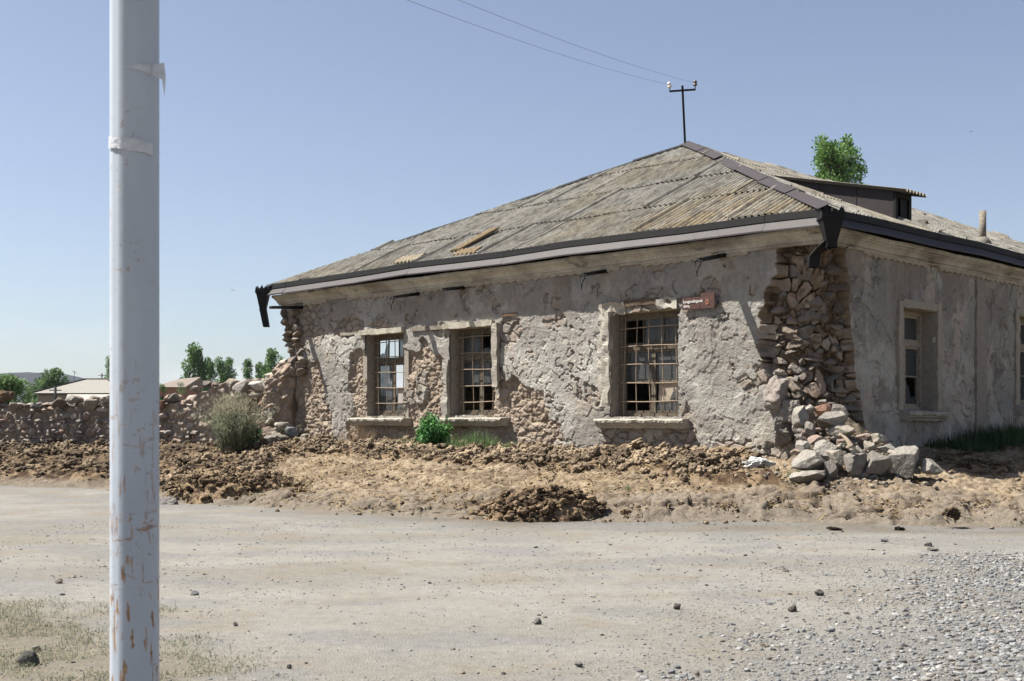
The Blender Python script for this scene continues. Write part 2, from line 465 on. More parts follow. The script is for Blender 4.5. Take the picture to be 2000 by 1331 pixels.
# verge of trampled manure, straw and clay
xs = np.arange(-18, 14.5, .036); ys = np.concatenate([np.arange(16.6, 28, .034), np.arange(28, 39.6, .05)])
X, Y = np.meshgrid(xs, ys, indexing='ij')
z = ground_z(X, Y)
dm = dung_mask(X, Y)
dE = Y - road_edge(X) + (fbm(X * 1.3, Y * 1.3, 3, 3) - .5) * 1.2
flat = (1 - dm)
f1, f2, cid = vor(X * 1.1 + fbm(X * 2.2, Y * 2.2, 3, 83) * .9, Y * 1.5 + fbm(X * 2, Y * 2, 3, 84) * .9, 81)
crust = sstep(2.3, 1.2, dE) * sstep(-.1, .2, dE) * flat * sstep(-5.5, -4, X)
crack = sstep(.10, .015, f2 - f1)
z += crust * ((cid - .4) * .12 - crack * .10)
z += flat * sstep(-.1, .3, dE) * ((fbm(X * 3, Y * 3, 4, 85) - .5) * .08 + (fbm(X * 10, Y * 10, 3, 86, .6) - .5) * .06)
rr = sstep(4, 7, X) * flat * sstep(0, .5, dE)
q1, q2, qid = vor(X * 2.3 + fbm(X * 5, Y * 5, 3, 183) * .7, Y * 2.9 + fbm(X * 5, Y * 5, 3, 184) * .7, 185)
crk2 = sstep(.07, .01, q2 - q1) * flat * sstep(.1, .5, dE) * sstep(.45, .6, fbm(X * .8, Y * .8, 3, 186))
z += (qid - .5) * .04 * flat * sstep(.1, .5, dE) - crk2 * .05
rid2 = 1 - np.abs(fbm(X * 6, Y * 6, 4, 187, .6) - .5) * 2
z += flat * sstep(.0, .4, dE) * (rid2 - .8) * .09
z += rr * np.maximum(0, fbm(X * 3.4, Y * 3.4, 3, 87) - .5) * .18 + rr * (fbm(X * 8, Y * 8, 4, 94, .62) - .5) * .11
straw = lerp(srgb(186, 158, 118), srgb(156, 130, 96), sstep(.35, .65, fbm(X * 3, Y * 3, 5, 88))[..., None])
straw = lerp(straw, srgb(198, 174, 132), sstep(.52, .66, fbm(X * 12, Y * 12, 2, 89))[..., None] * .8)
clay = lerp(srgb(172, 152, 126), srgb(150, 130, 106), fbm(X * 2, Y * 2, 4, 90)[..., None])
colr = lerp(straw, clay, (sstep(2.4, 1.3, dE + (fbm(X, Y, 3, 95) - .5)))[..., None])
colr = lerp(colr, srgb(92, 74, 56), (crust * crack * .8)[..., None])
colr = lerp(colr, srgb(104, 84, 62), (crk2 * .7)[..., None])
colr = lerp(colr, srgb(126, 102, 72), (flat * sstep(.55, .68, fbm(X * 2.6, Y * 2.6, 4, 188)) * .6)[..., None])
dk = lerp(srgb(108, 82, 54), srgb(78, 58, 42), sstep(.4, .6, fbm(X * 2.2, Y * 2.2, 4, 91))[..., None])
dk = lerp(dk, srgb(172, 140, 96), sstep(.42, .58, fbm(X * 5, Y * 5, 3, 92))[..., None] * .9)
dark_left = sstep(-5.6, -6.4, X) * sstep(30.2, 31, Y)
dk = lerp(dk, srgb(74, 60, 48), dark_left[..., None] * .35)
colr = lerp(colr, dk, sstep(.1, .6, dm)[..., None])
colr = lerp(colr, srgb(150, 136, 114), (sstep(.7, .1, dE))[..., None] * .7)
pile = sstep(.05, .3, 1.70 - .82 * np.hypot((X - 6.0) * np.where(X < 6, 1.25, .8), Y - 22.5) - .55) * (Y < 24)
colr = lerp(colr, srgb(128, 112, 92), pile[..., None] * .8)
F = grid_faces(len(xs), len(ys))
W = wall_line(X)
inside = ((Y > W + .9) & (X > -6.2)).ravel()
low = (z < -.055).ravel()
F = F[~(inside[F].all(1)) & ~(low[F].all(1))]
used = np.unique(F); remap = np.full(X.size, -1); remap[used] = np.arange(len(used))
V = np.stack([X, Y, z], -1).reshape(-1, 3)[used]
tag(mk('verge', V, remap[F], M_verge, smooth=True, col=colr.reshape(-1, 3)[used]), kind='structure')
# loose clods, straw, gravel, road grit: nobody could count these
rng = np.random.default_rng(5)
def scatter(name, pts, sizes, cols, mat, sub, flat=.7, variants=14, seed=0, smooth=True, planes=10, rough=.10, sink=.2):
    protos = [rock(seed + k, sub, (1, rng.uniform(.6, 1), flat * rng.uniform(.7, 1.2)), planes, rough) for k in range(variants)]
    Vs, Fs, Cs, nn = [], [], [], 0
    which = rng.integers(0, variants, len(pts))
    for k in range(variants):
        idx = np.where(which == k)[0]
        if not len(idx): continue
        P, F = protos[k]
        a = rng.uniform(0, 2 * math.pi, len(idx)); c, s = np.cos(a), np.sin(a)
        x = P[None, :, 0] * c[:, None] - P[None, :, 1] * s[:, None]
        y = P[None, :, 0] * s[:, None] + P[None, :, 1] * c[:, None]
        zz = np.broadcast_to(P[None, :, 2], x.shape)
        Q = np.stack([x, y, zz], -1) * sizes[idx][:, None, None] + pts[idx][:, None, :]
        Q[..., 2] += (sizes[idx] * flat * (.5 - sink))[:, None]
        Vs.append(Q.reshape(-1, 3)); Cs.append(np.repeat(cols[idx], len(P), 0))
        Fs.append((F[None] + (np.arange(len(idx)) * len(P))[:, None, None]).reshape(-1, 3) + nn)
        nn += len(idx) * len(P)
    return mk(name, np.concatenate(Vs), np.concatenate(Fs), mat, smooth=smooth, col=np.concatenate(Cs))
def clods(name, n, seed, area, smin, smax, sub=2, pw=3.6, pale=.24):
    r = np.random.default_rng(seed)
    x, y = r.uniform(area[0], area[1], n * 6), r.uniform(area[2], area[3], n * 6)
    keep = r.random(n * 6) < dung_mask(x, y) ** 1.5 * (1 - .85 * sstep(.7, .2, (wall_line(x) - y)) * (x > -6.4))
    x, y = x[keep][:n], y[keep][:n]
    s = smin + (smax - smin) * r.random(len(x)) ** pw
    p = np.stack([x, y, ground_z(x, y)], -1)
    f = fbm(x * 1.5, y * 1.5, 3, 7) + r.normal(0, .12, len(x))
    c = lerp(srgb(72, 54, 40), srgb(178, 148, 106), (sstep(.30, .72, f) ** 1.3)[:, None])
    c = lerp(c, srgb(70, 58, 46), (sstep(-5.6, -6.4, x) * sstep(30, 31, y) * .35)[:, None])
    c = lerp(c, srgb(190, 162, 120), pale)
    return scatter(name, p, s, c, M_mud, sub, .72, 20, seed, rough=.8, planes=8, sink=.30)
tag(clods('manure_chunks', 420, 305, (-17, 5, 22, 38.5), .18, .50, 3, 1.6, .25), 'large torn chunks of manure lying in rows along the wall foot', 'manure', kind='stuff')
tag(clods('manure_row', 4200, 306, (-6, 4.8, 21.5, 33.5), .04, .28, 2, 2.8, .42), 'tan crumbly manure lumps forming a low row along the sunny house front', 'manure', kind='stuff')
tag(clods('manure_clods', 8000, 301, (-17, 5, 22, 38.5), .025, .24), 'brown crumbly manure clods heaped along the wall foot', 'manure', kind='stuff')
tag(clods('manure_crumbs', 900, 302, (7, 13, 18, 27), .03, .16), 'small manure crumbs strewn over the straw in front of the shaded side', 'manure', kind='stuff')
r = np.random.default_rng(303); n = 20000
x, y = r.uniform(-6, 13, n), r.uniform(17, 30, n)
ok = (y > road_edge(x) + r.normal(0, .35, n)) & (y < wall_line(x) - .3) & (r.random(n) < .15 + .85 * sstep(.45, .62, fbm(x * 1.2, y * 1.2, 3, 98)))
x, y = x[ok], y[ok]; s = .012 + .085 * r.random(len(x)) ** 4
c = lerp(srgb(96, 74, 52), srgb(176, 148, 108), r.random(len(x))[:, None] ** .7)
tag(scatter('manure_crumbs', np.stack([x, y, np.maximum(ground_z(x, y), 0)], -1), s, c, M_mud, 1, .7, 14, 330, rough=.5, planes=8), 'small crumbs of dry manure strewn over the trampled straw', 'manure', kind='stuff')
n = 26000
x, y = rng.uniform(-16, 13, n), rng.uniform(17, 33.5, n)
ok = (y > road_edge(x) + .1) & (y < wall_line(x) - .2) & (rng.random(n) < .25 + .75 * sstep(.4, .6, fbm(x * .7, y * .7, 3, 99)))
x, y = x[ok], y[ok]; n = len(x)
z0 = ground_z(x, y) + .015
a = rng.uniform(0, math.pi, n); L = rng.uniform(.05, .26, n); wd = rng.uniform(.005, .011, n)
d = np.stack([np.cos(a), np.sin(a), rng.normal(0, .25, n)], -1) * L[:, None] / 2; w = np.stack([-np.sin(a), np.cos(a), np.zeros(n)], -1) * wd[:, None]
p = np.stack([x, y, z0], -1)
V = np.stack([p - d - w, p + d - w, p + d + w, p - d + w, p + np.array([0, 0, .008])], 1)
b = np.arange(n)[:, None] * 5
F = np.concatenate([b + np.array([[0, 1, 4]]), b + np.array([[1, 2, 4]]), b + np.array([[2, 3, 4]]), b + np.array([[3, 0, 4]])])
cc = lerp(srgb(206, 182, 136), srgb(170, 140, 96), rng.random(n)[:, None])
tag(mk('straw_litter', V.reshape(-1, 3), F, M_straw, col=np.repeat(cc, 5, 0)), 'pale loose straw strewn over the trampled verge', 'straw', kind='stuff')
# gravel patch
def gravel(name, n, seed, area, smin, smax, dens, sub, mat, pal, flat=.6, power=2.5, label='', cat='gravel'):
    r = np.random.default_rng(seed)
    x, y = r.uniform(area[0], area[1], n), r.uniform(area[2], area[3], n)
    keep = r.random(n) < dens(x, y)
    x, y = x[keep], y[keep]
    s = smin + (smax - smin) * r.random(len(x)) ** power
    c = pal[r.integers(0, len(pal), len(x))] * r.uniform(.85, 1.12, len(x))[:, None]
    o = scatter(name, np.stack([x, y, road_z(x, y)], -1), s, c, mat, sub, flat, 14, seed, rough=.03, planes=16, sink=.36)
    return tag(o, label, cat, kind='stuff')
PAL = np.array([srgb(176, 175, 172), srgb(162, 163, 163), srgb(190, 188, 184), srgb(150, 151, 153), srgb(204, 200, 192), srgb(172, 160, 144), srgb(122, 124, 128), srgb(184, 183, 180), srgb(168, 168, 168), srgb(150, 138, 124)])
gravel('gravel', 60000, 401, (-.8, 6.8, 7.0, 14.8), .011, .060, lambda x, y: GRAV(x, y) * (.35 + .65 * sstep(.35, .6, fbm(x * 1.3, y * 1.3, 3, 78))), 2, M_peb, PAL, .6, 2.6, 'grey river gravel spread over the road corner')
gravel('gravel_fines', 90000, 404, (-1.5, 6.8, 7.0, 15.4), .006, .022, lambda x, y: .9 * sstep(-1.6, 1.4, (x - 1.0) - np.abs(y - 10.4) * .10 - (y - 7.4) * .48 + (fbm(x * .7, y * .7, 3, 71) - .5) * 2.4) * sstep(15.4, 13.2, y), 1, M_peb, PAL * 1.04, .55, 2.0, 'fine crushed stone between the gravel pebbles')
gravel('road_grit', 42000, 402, (-7, 9, 6.8, 19), .005, .030, lambda x, y: .15 + .6 * sstep(.45, .65, fbm(x * .9, y * 1.1, 4, 77)) + .5 * sstep(-2.5, 2.5, x - (y - 7.4) * .3) * sstep(16, 13, y), 1, M_peb, PAL * .95, .55, 4.5, 'fine stone grit scattered over the dusty road')
DK = np.array([srgb(98, 92, 84), srgb(118, 108, 96), srgb(84, 80, 76), srgb(140, 128, 110), srgb(160, 158, 154)])
gravel('road_crumbs', 1500, 403, (-7, 8, 7, 18.5), .012, .058, lambda x, y: .35 + .65 * sstep(-1, 3, x), 2, M_stone, DK * 1.15, .6, 5.0, 'dark crumbs of stone and dirt on the pale road')
# ================================================================== THE HOUSE
house = empty('stone_house', tuple(fpt(0, .8)), 'low derelict stone and mud house with crumbling plaster, barred windows and hipped corrugated roof', 'house')
# openings: (s0, s1, z0, z1)
W_FRONT = [(11.80, 13.30, 1.70, 3.80), (8.55, 10.06, 1.70, 3.78), (3.22, 5.02, 1.66, 3.84)]
W_SIDE = [(3.12, 4.62, 1.80, 3.86), (8.95, 10.5, 1.95, 4.05)]
ZT = 4.96
us = np.concatenate([np.arange(-22, -12.5, .25), np.arange(-12.5, -1.9, .022), np.arange(-1.9, 17.3, .0165), np.arange(17.3, 22.0, .05), np.arange(22.0, 40.1, .3)])
zs = np.arange(.35, ZT + .001, .0165)
U, Z = np.meshgrid(us, zs, indexing='ij')
front = (U >= 0) & (U <= LF)
def s_end(z):
    return np.interp(z, [.5, 2.7, 3.0, 3.5, 4.06, 4.4, 4.7, 5], [16.42, 16.45, 16.6, 16.72, 16.85, 16.98, 17.08, 17.1])
warp = lambda a, b, k, sd: (fbm(a * k, b * k, 4, sd) - .5)
# --- zones
def poly_sd(px, py, poly):
    """signed distance to a polygon, positive inside"""
    poly = np.asarray(poly, float)
    d = np.full(px.shape, 1e9); ins = np.zeros(px.shape, bool)
    for i in range(len(poly)):
        a, b = poly[i], poly[(i + 1) % len(poly)]
        e = b - a
        wx, wy = px - a[0], py - a[1]
        t = np.clip((wx * e[0] + wy * e[1]) / (e @ e), 0, 1)
        d = np.minimum(d, np.hypot(wx - t * e[0], wy - t * e[1]))
        c = (a[1] > py) != (b[1] > py)
        xi = a[0] + (py - a[1]) / (b[1] - a[1] + 1e-12) * e[0]
        ins ^= c & (px < xi)
    return np.where(ins, d, -d)
wob = warp(U, Z, 1.6, 201) * .7 + warp(U, Z, 5, 203) * .28 + warp(U, Z, 16, 204) * .08
ADOBE = [
    [(17.3, 3.30), (16.4, 3.40), (15.4, 3.2), (15.1, 2.3), (14.7, 1.75), (14.7, .3), (17.3, .3)],
    [(13.9, 1.5), (13.9, 3.2), (13.6, 3.35), (13.2, 3.25), (13.2, 1.5)],
    [(11.9, 3.3), (11.5, 3.4), (10.95, 3.55), (10.25, 3.05), (10.3, 1.4), (11.9, 1.4)],
    [(14.2, 1.62), (7.4, 1.6), (7.2, .3), (14.2, .3)],
    [(8.6, 2.3), (7.9, 2.55), (7.3, 2.3), (6.7, 1.9), (6.55, 1.2), (7.0, .3), (8.9, .3), (8.8, 1.6)],
]
STONE = [
    [(17.5, 3.2), (16.3, 3.3), (15.7, 3.9), (15.5, 4.5), (15.8, 5.1), (17.5, 5.1)],
    [(8.3, 3.4), (8.2, 4.1), (7.6, 4.05), (7.4, 3.5)],
    [(15.6, 3.9), (15.5, 4.1), (11.5, 4.12), (11.5, 3.95)],
    [(5.3, 1.45), (3.0, 1.45), (2.7, .3), (5.2, .3)],
    [(2.4, 1.15), (0.2, 1.1), (.2, .3), (2.4, .3)],
    [(4.4, 4.15), (2.2, 4.2), (2.2, 3.95), (4.4, 3.9)],
]
sdA = np.maximum.reduce([poly_sd(U, Z, p) for p in ADOBE])
sdS = np.maximum.reduce([poly_sd(U, Z, p) for p in STONE])
mA = sstep(-.008, .012, sdA + wob * .75)
mS = sstep(-.012, .02, sdS + wob * 1.0)
# a few small holes in the plaster everywhere
sp = fbm(U * 1.9, Z * 1.9, 4, 207)
mS = np.maximum(mS, sstep(.70, .71, sp) * (U > 0) * .9)
keepP = [poly_sd(U, Z, p) for p in ([(11.35, 1.95), (11.3, 2.75), (11.0, 2.85), (10.85, 2.3), (11.0, 1.95)], [(10.2, 1.7), (10.3, 3.0), (10.05, 3.05), (10.05, 1.7)])]
kp = sstep(-.02, .04, np.maximum.reduce(keepP) + wob * .2)
mA = mA * (1 - kp)
# collapsed corner
sf = np.interp(Z, [.6, 1.2, 1.5, 2.0, 2.3, 2.6, 3.0, 3.76, 4.3, 4.89, 5], [.05, .40, .5, .85, 1.12, 1.25, 1.42, 1.36, 1.12, .95, .7])
ss = np.interp(Z, [.6, 1.3, 1.81, 2.6, 3.74, 4.3, 4.87, 5], [1.75, 1.62, 1.45, 1.2, 1.02, .95, .78, .6])
dmg = sstep(-.004, .012, np.minimum(sf - U, U + ss) + wob * .6)
# --- relief
pl = (fbm(U * 1.0, Z * 1.0, 3, 211) - .5) * .055
grain = (fbm(U * 22, Z * 22, 3, 214, .6) - .5) * .013
pit = -sstep(.70, .75, fbm(U * 9, Z * 9, 4, 217, .6)) * .010
rough = (fbm(U * 5, Z * 4.4, 4, 213, .5) - .5) * .016 + grain + pit
blob = sstep(.52, .60, fbm(U * 3.6, Z * 3.6, 4, 216)) * .012
roughamp = lerp(.30, 1.2, sstep(4.3, 3.6, Z + wob)) * lerp(.6, 1, sstep(-.2, .3, U))
side_amp = np.where(U < 0, .8, 1.0)
# cracked edges of plaster slabs
c1, c2, ccid = vor(U * .85 + warp(U, Z, 1.5, 221) * 1.5 + warp(U, Z, 6, 222) * .3, Z * 1.0 + warp(U, Z, 1.5, 223) * 1.5 + warp(U, Z, 6, 226) * .3, 224)
crk = sstep(.032, .0, c2 - c1) * sstep(.40, .5, fbm(U * .8, Z * .8, 3, 225))
crk = np.maximum(crk, (U < 0) * sstep(.022, .004, np.abs(fbm(U * 1.6, Z * .9, 4, 229) - .5)) * sstep(.45, .55, fbm(U * .9, Z * .9, 2, 228)))
slab = (ccid - .5) * .03
# peeling scales of the plaster coat: terraces of noise
ter = fbm(U * 1.0, Z * 1.0, 6, 227, .52) * 5.5
ters = (np.floor(ter) + sstep(.47, .53, ter - np.floor(ter))) / 5
plaster_h = pl + rough * roughamp * side_amp + blob * .3 - crk * .07 + slab * .6 + ters * .066 - .036
wu, wz = warp(U, Z, 4, 231) * 1.1 + warp(U, Z, 13, 237) * .35, warp(U, Z, 4, 232) * 1.1 + warp(U, Z, 13, 238) * .35
a1, a2, acid = vor(U * 4.6 + wu, Z * 6.4 + wz, 233)
b1, b2, bcid = vor(U * 13 + wz, Z * 14 + wu, 235)
crumb = fbm(U * 9, Z * 9, 4, 239, .62) - .5
adobe_h = -.095 + .03 * sstep(.0, .22, a2 - a1) + .035 * (acid - .5) + .014 * bcid + .075 * crumb + .03 * (fbm(U * 2.5, Z * 11, 3, 240) - .5) + (fbm(U * 2, Z * 2, 3, 236) - .5) * .12
s1, s2, scid = vor(U * 3.6 + warp(U, Z, 2, 241) * 1.2 + warp(U, Z, 9, 246) * .4, Z * 5.2 + warp(U, Z, 2, 242) * 1.0 + warp(U, Z, 9, 247) * .4, 243)
stone_h = -.07 + sstep(.02, .16, s2 - s1) * (.03 + .05 * scid) + rough * .5 + (fbm(U * 7, Z * 7, 2, 245) - .5) * .03
H = lerp(plaster_h, adobe_h, mA)
H = lerp(H, stone_h, mS)
r1, r2, rcid = vor(U * 2.6 + warp(U, Z, 2, 251) * .7, Z * 3.8 + warp(U, Z, 2, 252) * .6, 253)
k1, k2, kcid = vor(U * 6 + warp(U, Z, 3, 256) * .7, Z * 7.5 + warp(U, Z, 3, 257) * .6, 258)
earth = sstep(.46, .56, fbm(U * 1.6, Z * 2.6, 4, 259))
rub_h = lerp(sstep(.0, .12, r2 - r1) * (.03 + .22 * rcid) - .08 * sstep(.10, .0, r2 - r1), sstep(0, .2, k2 - k1) * .10 * kcid + (fbm(U * 6, Z * 6, 4, 260, .6) - .5) * .22, earth) - .035 + rough
# --- base positions
ue = s_end(Z)
Us = np.where((U > 16.0) & (U <= LF), 16.0 + (U - 16.0) / (LF - 16.0) * (ue - 16.0), U)
Pf = C0 + UF * Us[..., None]
Ps = C0 + US * (-U)[..., None]
Pl = C0 + UF * ue[..., None] + US * (U - LF)[..., None]
P = np.where((U < 0)[..., None], Ps, np.where((U <= LF)[..., None], Pf, Pl))
nb = sstep(-.05, .05, U)[..., None]
N = lerp(np.broadcast_to(NS, P.shape), np.broadcast_to(NF, P.shape), nb)
nl = sstep(LF - .25, LF + .15, U)[..., None]
N = lerp(N, np.broadcast_to(UF, P.shape), nl)
N /= np.linalg.norm(N, axis=-1)[..., None]
P = P + N * H[..., None]
A = C0 + UF * sf[..., None] + US * .30
B = C0 + US * ss[..., None] + UF * .22
tau = np.clip((sf - U) / (sf + ss), 0, 1)[..., None]
diag = (NF + NS) / np.linalg.norm(NF + NS)
Q = A + (B - A) * tau + diag * (rub_h * 1.0 + .32 * (4 * tau[..., 0] * (1 - tau[..., 0])))[..., None]
P = lerp(P, Q, dmg[..., None])
V = np.concatenate([P, Z[..., None]], -1)
V[..., 2] += (1 - dmg) * 0
# --- colours (materials only)
v1 = fbm(U * .7, Z * .7, 4, 261)[..., None]; v2 = fbm(U * 3, Z * 3, 4, 262)[..., None]
plc = lerp(srgb(168, 162, 150), srgb(190, 184, 171), sstep(.35, .65, v1))
plc = lerp(plc, srgb(174, 158, 140), sstep(.52, .68, v2) * .55)
plc = lerp(plc, srgb(150, 146, 140), sstep(.55, .7, fbm(U * 1.5, Z * 1.5, 3, 263))[..., None] * .5)
upper = sstep(3.7, 4.3, Z + wob)[..., None] * (U > 0)[..., None]
plc = lerp(plc, srgb(158, 146, 136), upper * .65)
stain = sstep(.5, .7, fbm(U * 2.5, Z * .5, 4, 264))[..., None] * sstep(3.9, 4.8, Z)[..., None]
plc = lerp(plc, srgb(136, 118, 98), stain * .5)
splash = sstep(2.1, 1.0, Z + wob * 1.6)[..., None] * (U > 0)[..., None]
plc = lerp(plc, srgb(156, 138, 118), splash * .55)
lime = sstep(.56, .60, fbm(U * .9 + 4, Z * 1.1, 5, 269))[..., None] * (U > 0)[..., None]
plc = lerp(plc, srgb(198, 192, 180), lime * .45)
damp = sstep(.55, .66, fbm(U * .6, Z * .8 + 9, 5, 270))[..., None]
plc = lerp(plc, srgb(140, 134, 126), damp * .5)
# pale bare spots where the finish coat fell, mostly on the shaded side
pale = sstep(.60, .607, fbm(U * 2.3, Z * 1.1, 4, 265))[..., None] * (U < 0)[..., None]
plc = lerp(plc, srgb(196, 178, 160), pale * .7)
dk2 = sstep(.54, .56, fbm(U * .9, Z * .9, 5, 266))[..., None] * (U < 0)[..., None]
plc = lerp(plc, srgb(146, 134, 124), dk2 * .7)
strk = sstep(.58, .7, fbm(U * 7, Z * .8, 3, 267))[..., None] * (U < 0)[..., None]
plc = lerp(plc, srgb(184, 170, 154), strk * .35)
adc = lerp(srgb(164, 144, 122), srgb(180, 160, 138), acid[..., None])
adc = lerp(adc, srgb(152, 130, 108), sstep(.5, .7, v2) * .5)
def stone_col(r, sd=0):
    pal = np.array([srgb(164, 152, 140), srgb(172, 152, 136), srgb(142, 135, 128), srgb(184, 170, 152), srgb(152, 136, 118), srgb(166, 144, 128)])
    return pal[np.clip((np.asarray(r) * 6).astype(int), 0, 5)]
stc = lerp(srgb(152, 138, 120), lerp(stone_col(scid), srgb(166, 154, 138), .35), sstep(.03, .12, s2 - s1)[..., None])
COL = lerp(plc, adc, mA[..., None])
COL = lerp(COL, stc, mS[..., None])
rub = lerp(srgb(104, 84, 62), lerp(stone_col(rcid), srgb(140, 118, 92), .3), sstep(.03, .14, r2 - r1)[..., None])
rub = lerp(rub, srgb(126, 102, 74), np.maximum(earth, sstep(.5, .65, fbm(U * 4, Z * 4, 3, 268)))[..., None] * .8)
dmgc = sstep(-.035, -.022, np.minimum(sf - U, U + ss) + wob * .6)
COL = lerp(COL, rub, dmgc[..., None])
# --- cut the openings
F = grid_faces(len(us), len(zs))
uc = (us[:-1] + us[1:]) / 2; zc = (zs[:-1] + zs[1:]) / 2
UC, ZC = np.meshgrid(uc, zc, indexing='ij')
jit = warp(UC, ZC, 7, 271) * .12
hole = np.zeros(UC.shape, bool)
for (a, b, c, d) in W_FRONT: hole |= (np.minimum.reduce([UC - a, b - UC, ZC - c, d - ZC]) + jit * .6 > 0)
for (a, b, c, d) in W_SIDE: hole |= (np.minimum.reduce([-UC - a, b + UC, ZC - c, d - ZC]) + jit * .3 > 0)
hole |= (np.minimum.reduce([UC - LF - 3.0, LF + 4.7 - UC, ZC - 2.3, 4.1 - ZC]) > 0)
# hollow where the footing washed out
hole |= (poly_sd(UC, ZC, [(14.4, 1.05), (14.0, 1.3), (12.9, 1.3), (12.4, 1.1), (12.5, .9), (14.3, .9)]) > 0) & False
F = F[~hole.ravel()]
mk('wall', V.reshape(-1, 3), F, M_wall, house, True, COL.reshape(-1, 3))
# angular stones standing out of the broken corner and the ragged far end
def front_corner(tau, z, out):
    a = np.interp(z, zs, sf[0]); b = np.interp(z, zs, ss[0])
    A_, B_ = C0 + UF * a + US * .30, C0 + US * b + UF * .22
    p = A_ + (B_ - A_) * tau + diag * (.32 * 4 * tau * (1 - tau) + out)
    return np.array([p[0], p[1], z])
rg = np.random.default_rng(77)
m = MB(); row = 0
zz = 1.25
ang = math.atan2((US - UF)[1], (US - UF)[0])
def add_rock(m, p, size, seed, col, yaw, sub=3, planes=13, rough=.05, tilt=.25):
    Vr, Fr = rock(seed, sub, size, planes, rough, tilt)
    c, s = math.cos(yaw), math.sin(yaw)
    Vr = np.stack([Vr[:, 0] * c - Vr[:, 1] * s, Vr[:, 0] * s + Vr[:, 1] * c, Vr[:, 2]], -1) + p
    m.add(Vr, Fr, col)
while zz < 4.85:
    hrow = rg.uniform(.14, .27); t = rg.uniform(.0, .12)
    while t < 1.0:
        wr = rg.uniform(.14, .46)
        if rg.random() < .58:
            c = lerp(stone_col(rg.random()), srgb(130, 110, 88), rg.uniform(.0, .7)) * rg.uniform(.6, 1.1)
            add_rock(m, front_corner(min(t + wr / 3.6, .97), zz + rg.uniform(-.07, .09), rg.uniform(-.15, .03)), (wr * rg.uniform(.9, 1.25), rg.uniform(.3, .5), hrow * rg.uniform(.7, 1.3)), int(rg.integers(1e6)), c, ang + rg.uniform(-.3, .3))
        t += wr / 1.75
    zz += hrow * .85
m.build('exposed_rubble', M_wstone, house, False)
m = MB(); zz = 2.9
while zz < 4.65:
    h = rg.uniform(.14, .3)
    for off in (0, .42):
        if off and rg.random() < .4: continue
        e = float(np.interp(zz, zs, s_end(zs)))
        c = lerp(stone_col(rg.random()), srgb(150, 126, 100), .4) * rg.uniform(.8, 1.05)
        add_rock(m, fpt(e - .12 - off + rg.uniform(-.1, .06), zz, -.02), (rg.uniform(.25, .5), rg.uniform(.3, .5), h), int(rg.integers(1e6)), c, math.atan2(UF[1], UF[0]) + rg.uniform(-.3, .3))
    zz += h * .85
m.build('exposed_rubble', M_wstone, house, False)
# plaster-faced boulder of masonry still standing at the broken corner
m = MB()
add_rock(m, fpt(.93, 2.10, .10), (.56, .5, .70), 4242, srgb(168, 152, 138), math.atan2(UF[1], UF[0]), 4, 14, .16, .1)
add_rock(m, fpt(.85, 2.48, .06), (.22, .22, .16), 4243, srgb(164, 150, 132), 1, 3, 9, .2)
add_rock(m, fpt(.62, 1.75, .02), (.45, .5, .5), 4244, srgb(160, 148, 134), 1, 3, 11, .15)
add_rock(m, fpt(.35, 1.55, .0), (.50, .5, .6), 4247, srgb(152, 138, 124), .4, 3, 11, .12)
add_rock(m, fpt(.75, 1.35, .03), (.7, .4, .55), 4246, srgb(160, 150, 138), .8, 3, 12, .2)
m.build('masonry_stump', M_wstone, house, False)
# floor, ceiling and rear wall inside
m = MB()
o = spt(.6, 1.0) + UF3 * .6
m.box(o, UF3 * 15.5, US3 * 20.8, UP * .05, srgb(110, 96, 80))
o2 = spt(.3, ZT - .06) + UF3 * .3
m.box(o2, UF3 * 16.2, US3 * 21.4, UP * .08, srgb(130, 120, 108))
m.build('floor_and_ceiling', M_corn, house)
m = MB()
m.box(spt(22, .3), UF3 * 16.9, US3 * -.3, UP * 4.6, srgb(150, 140, 128))
m.box(fpt(7.2, .9) + US3 * .6, UF3 * .25, US3 * 20, UP * 4.0, srgb(140, 132, 122))
m.box(spt(8.0, .9) + UF3 * .6, UF3 * 6.6, US3 * .25, UP * 4.0, srgb(140, 132, 122))
m.build('inner_wall', M_corn, house)
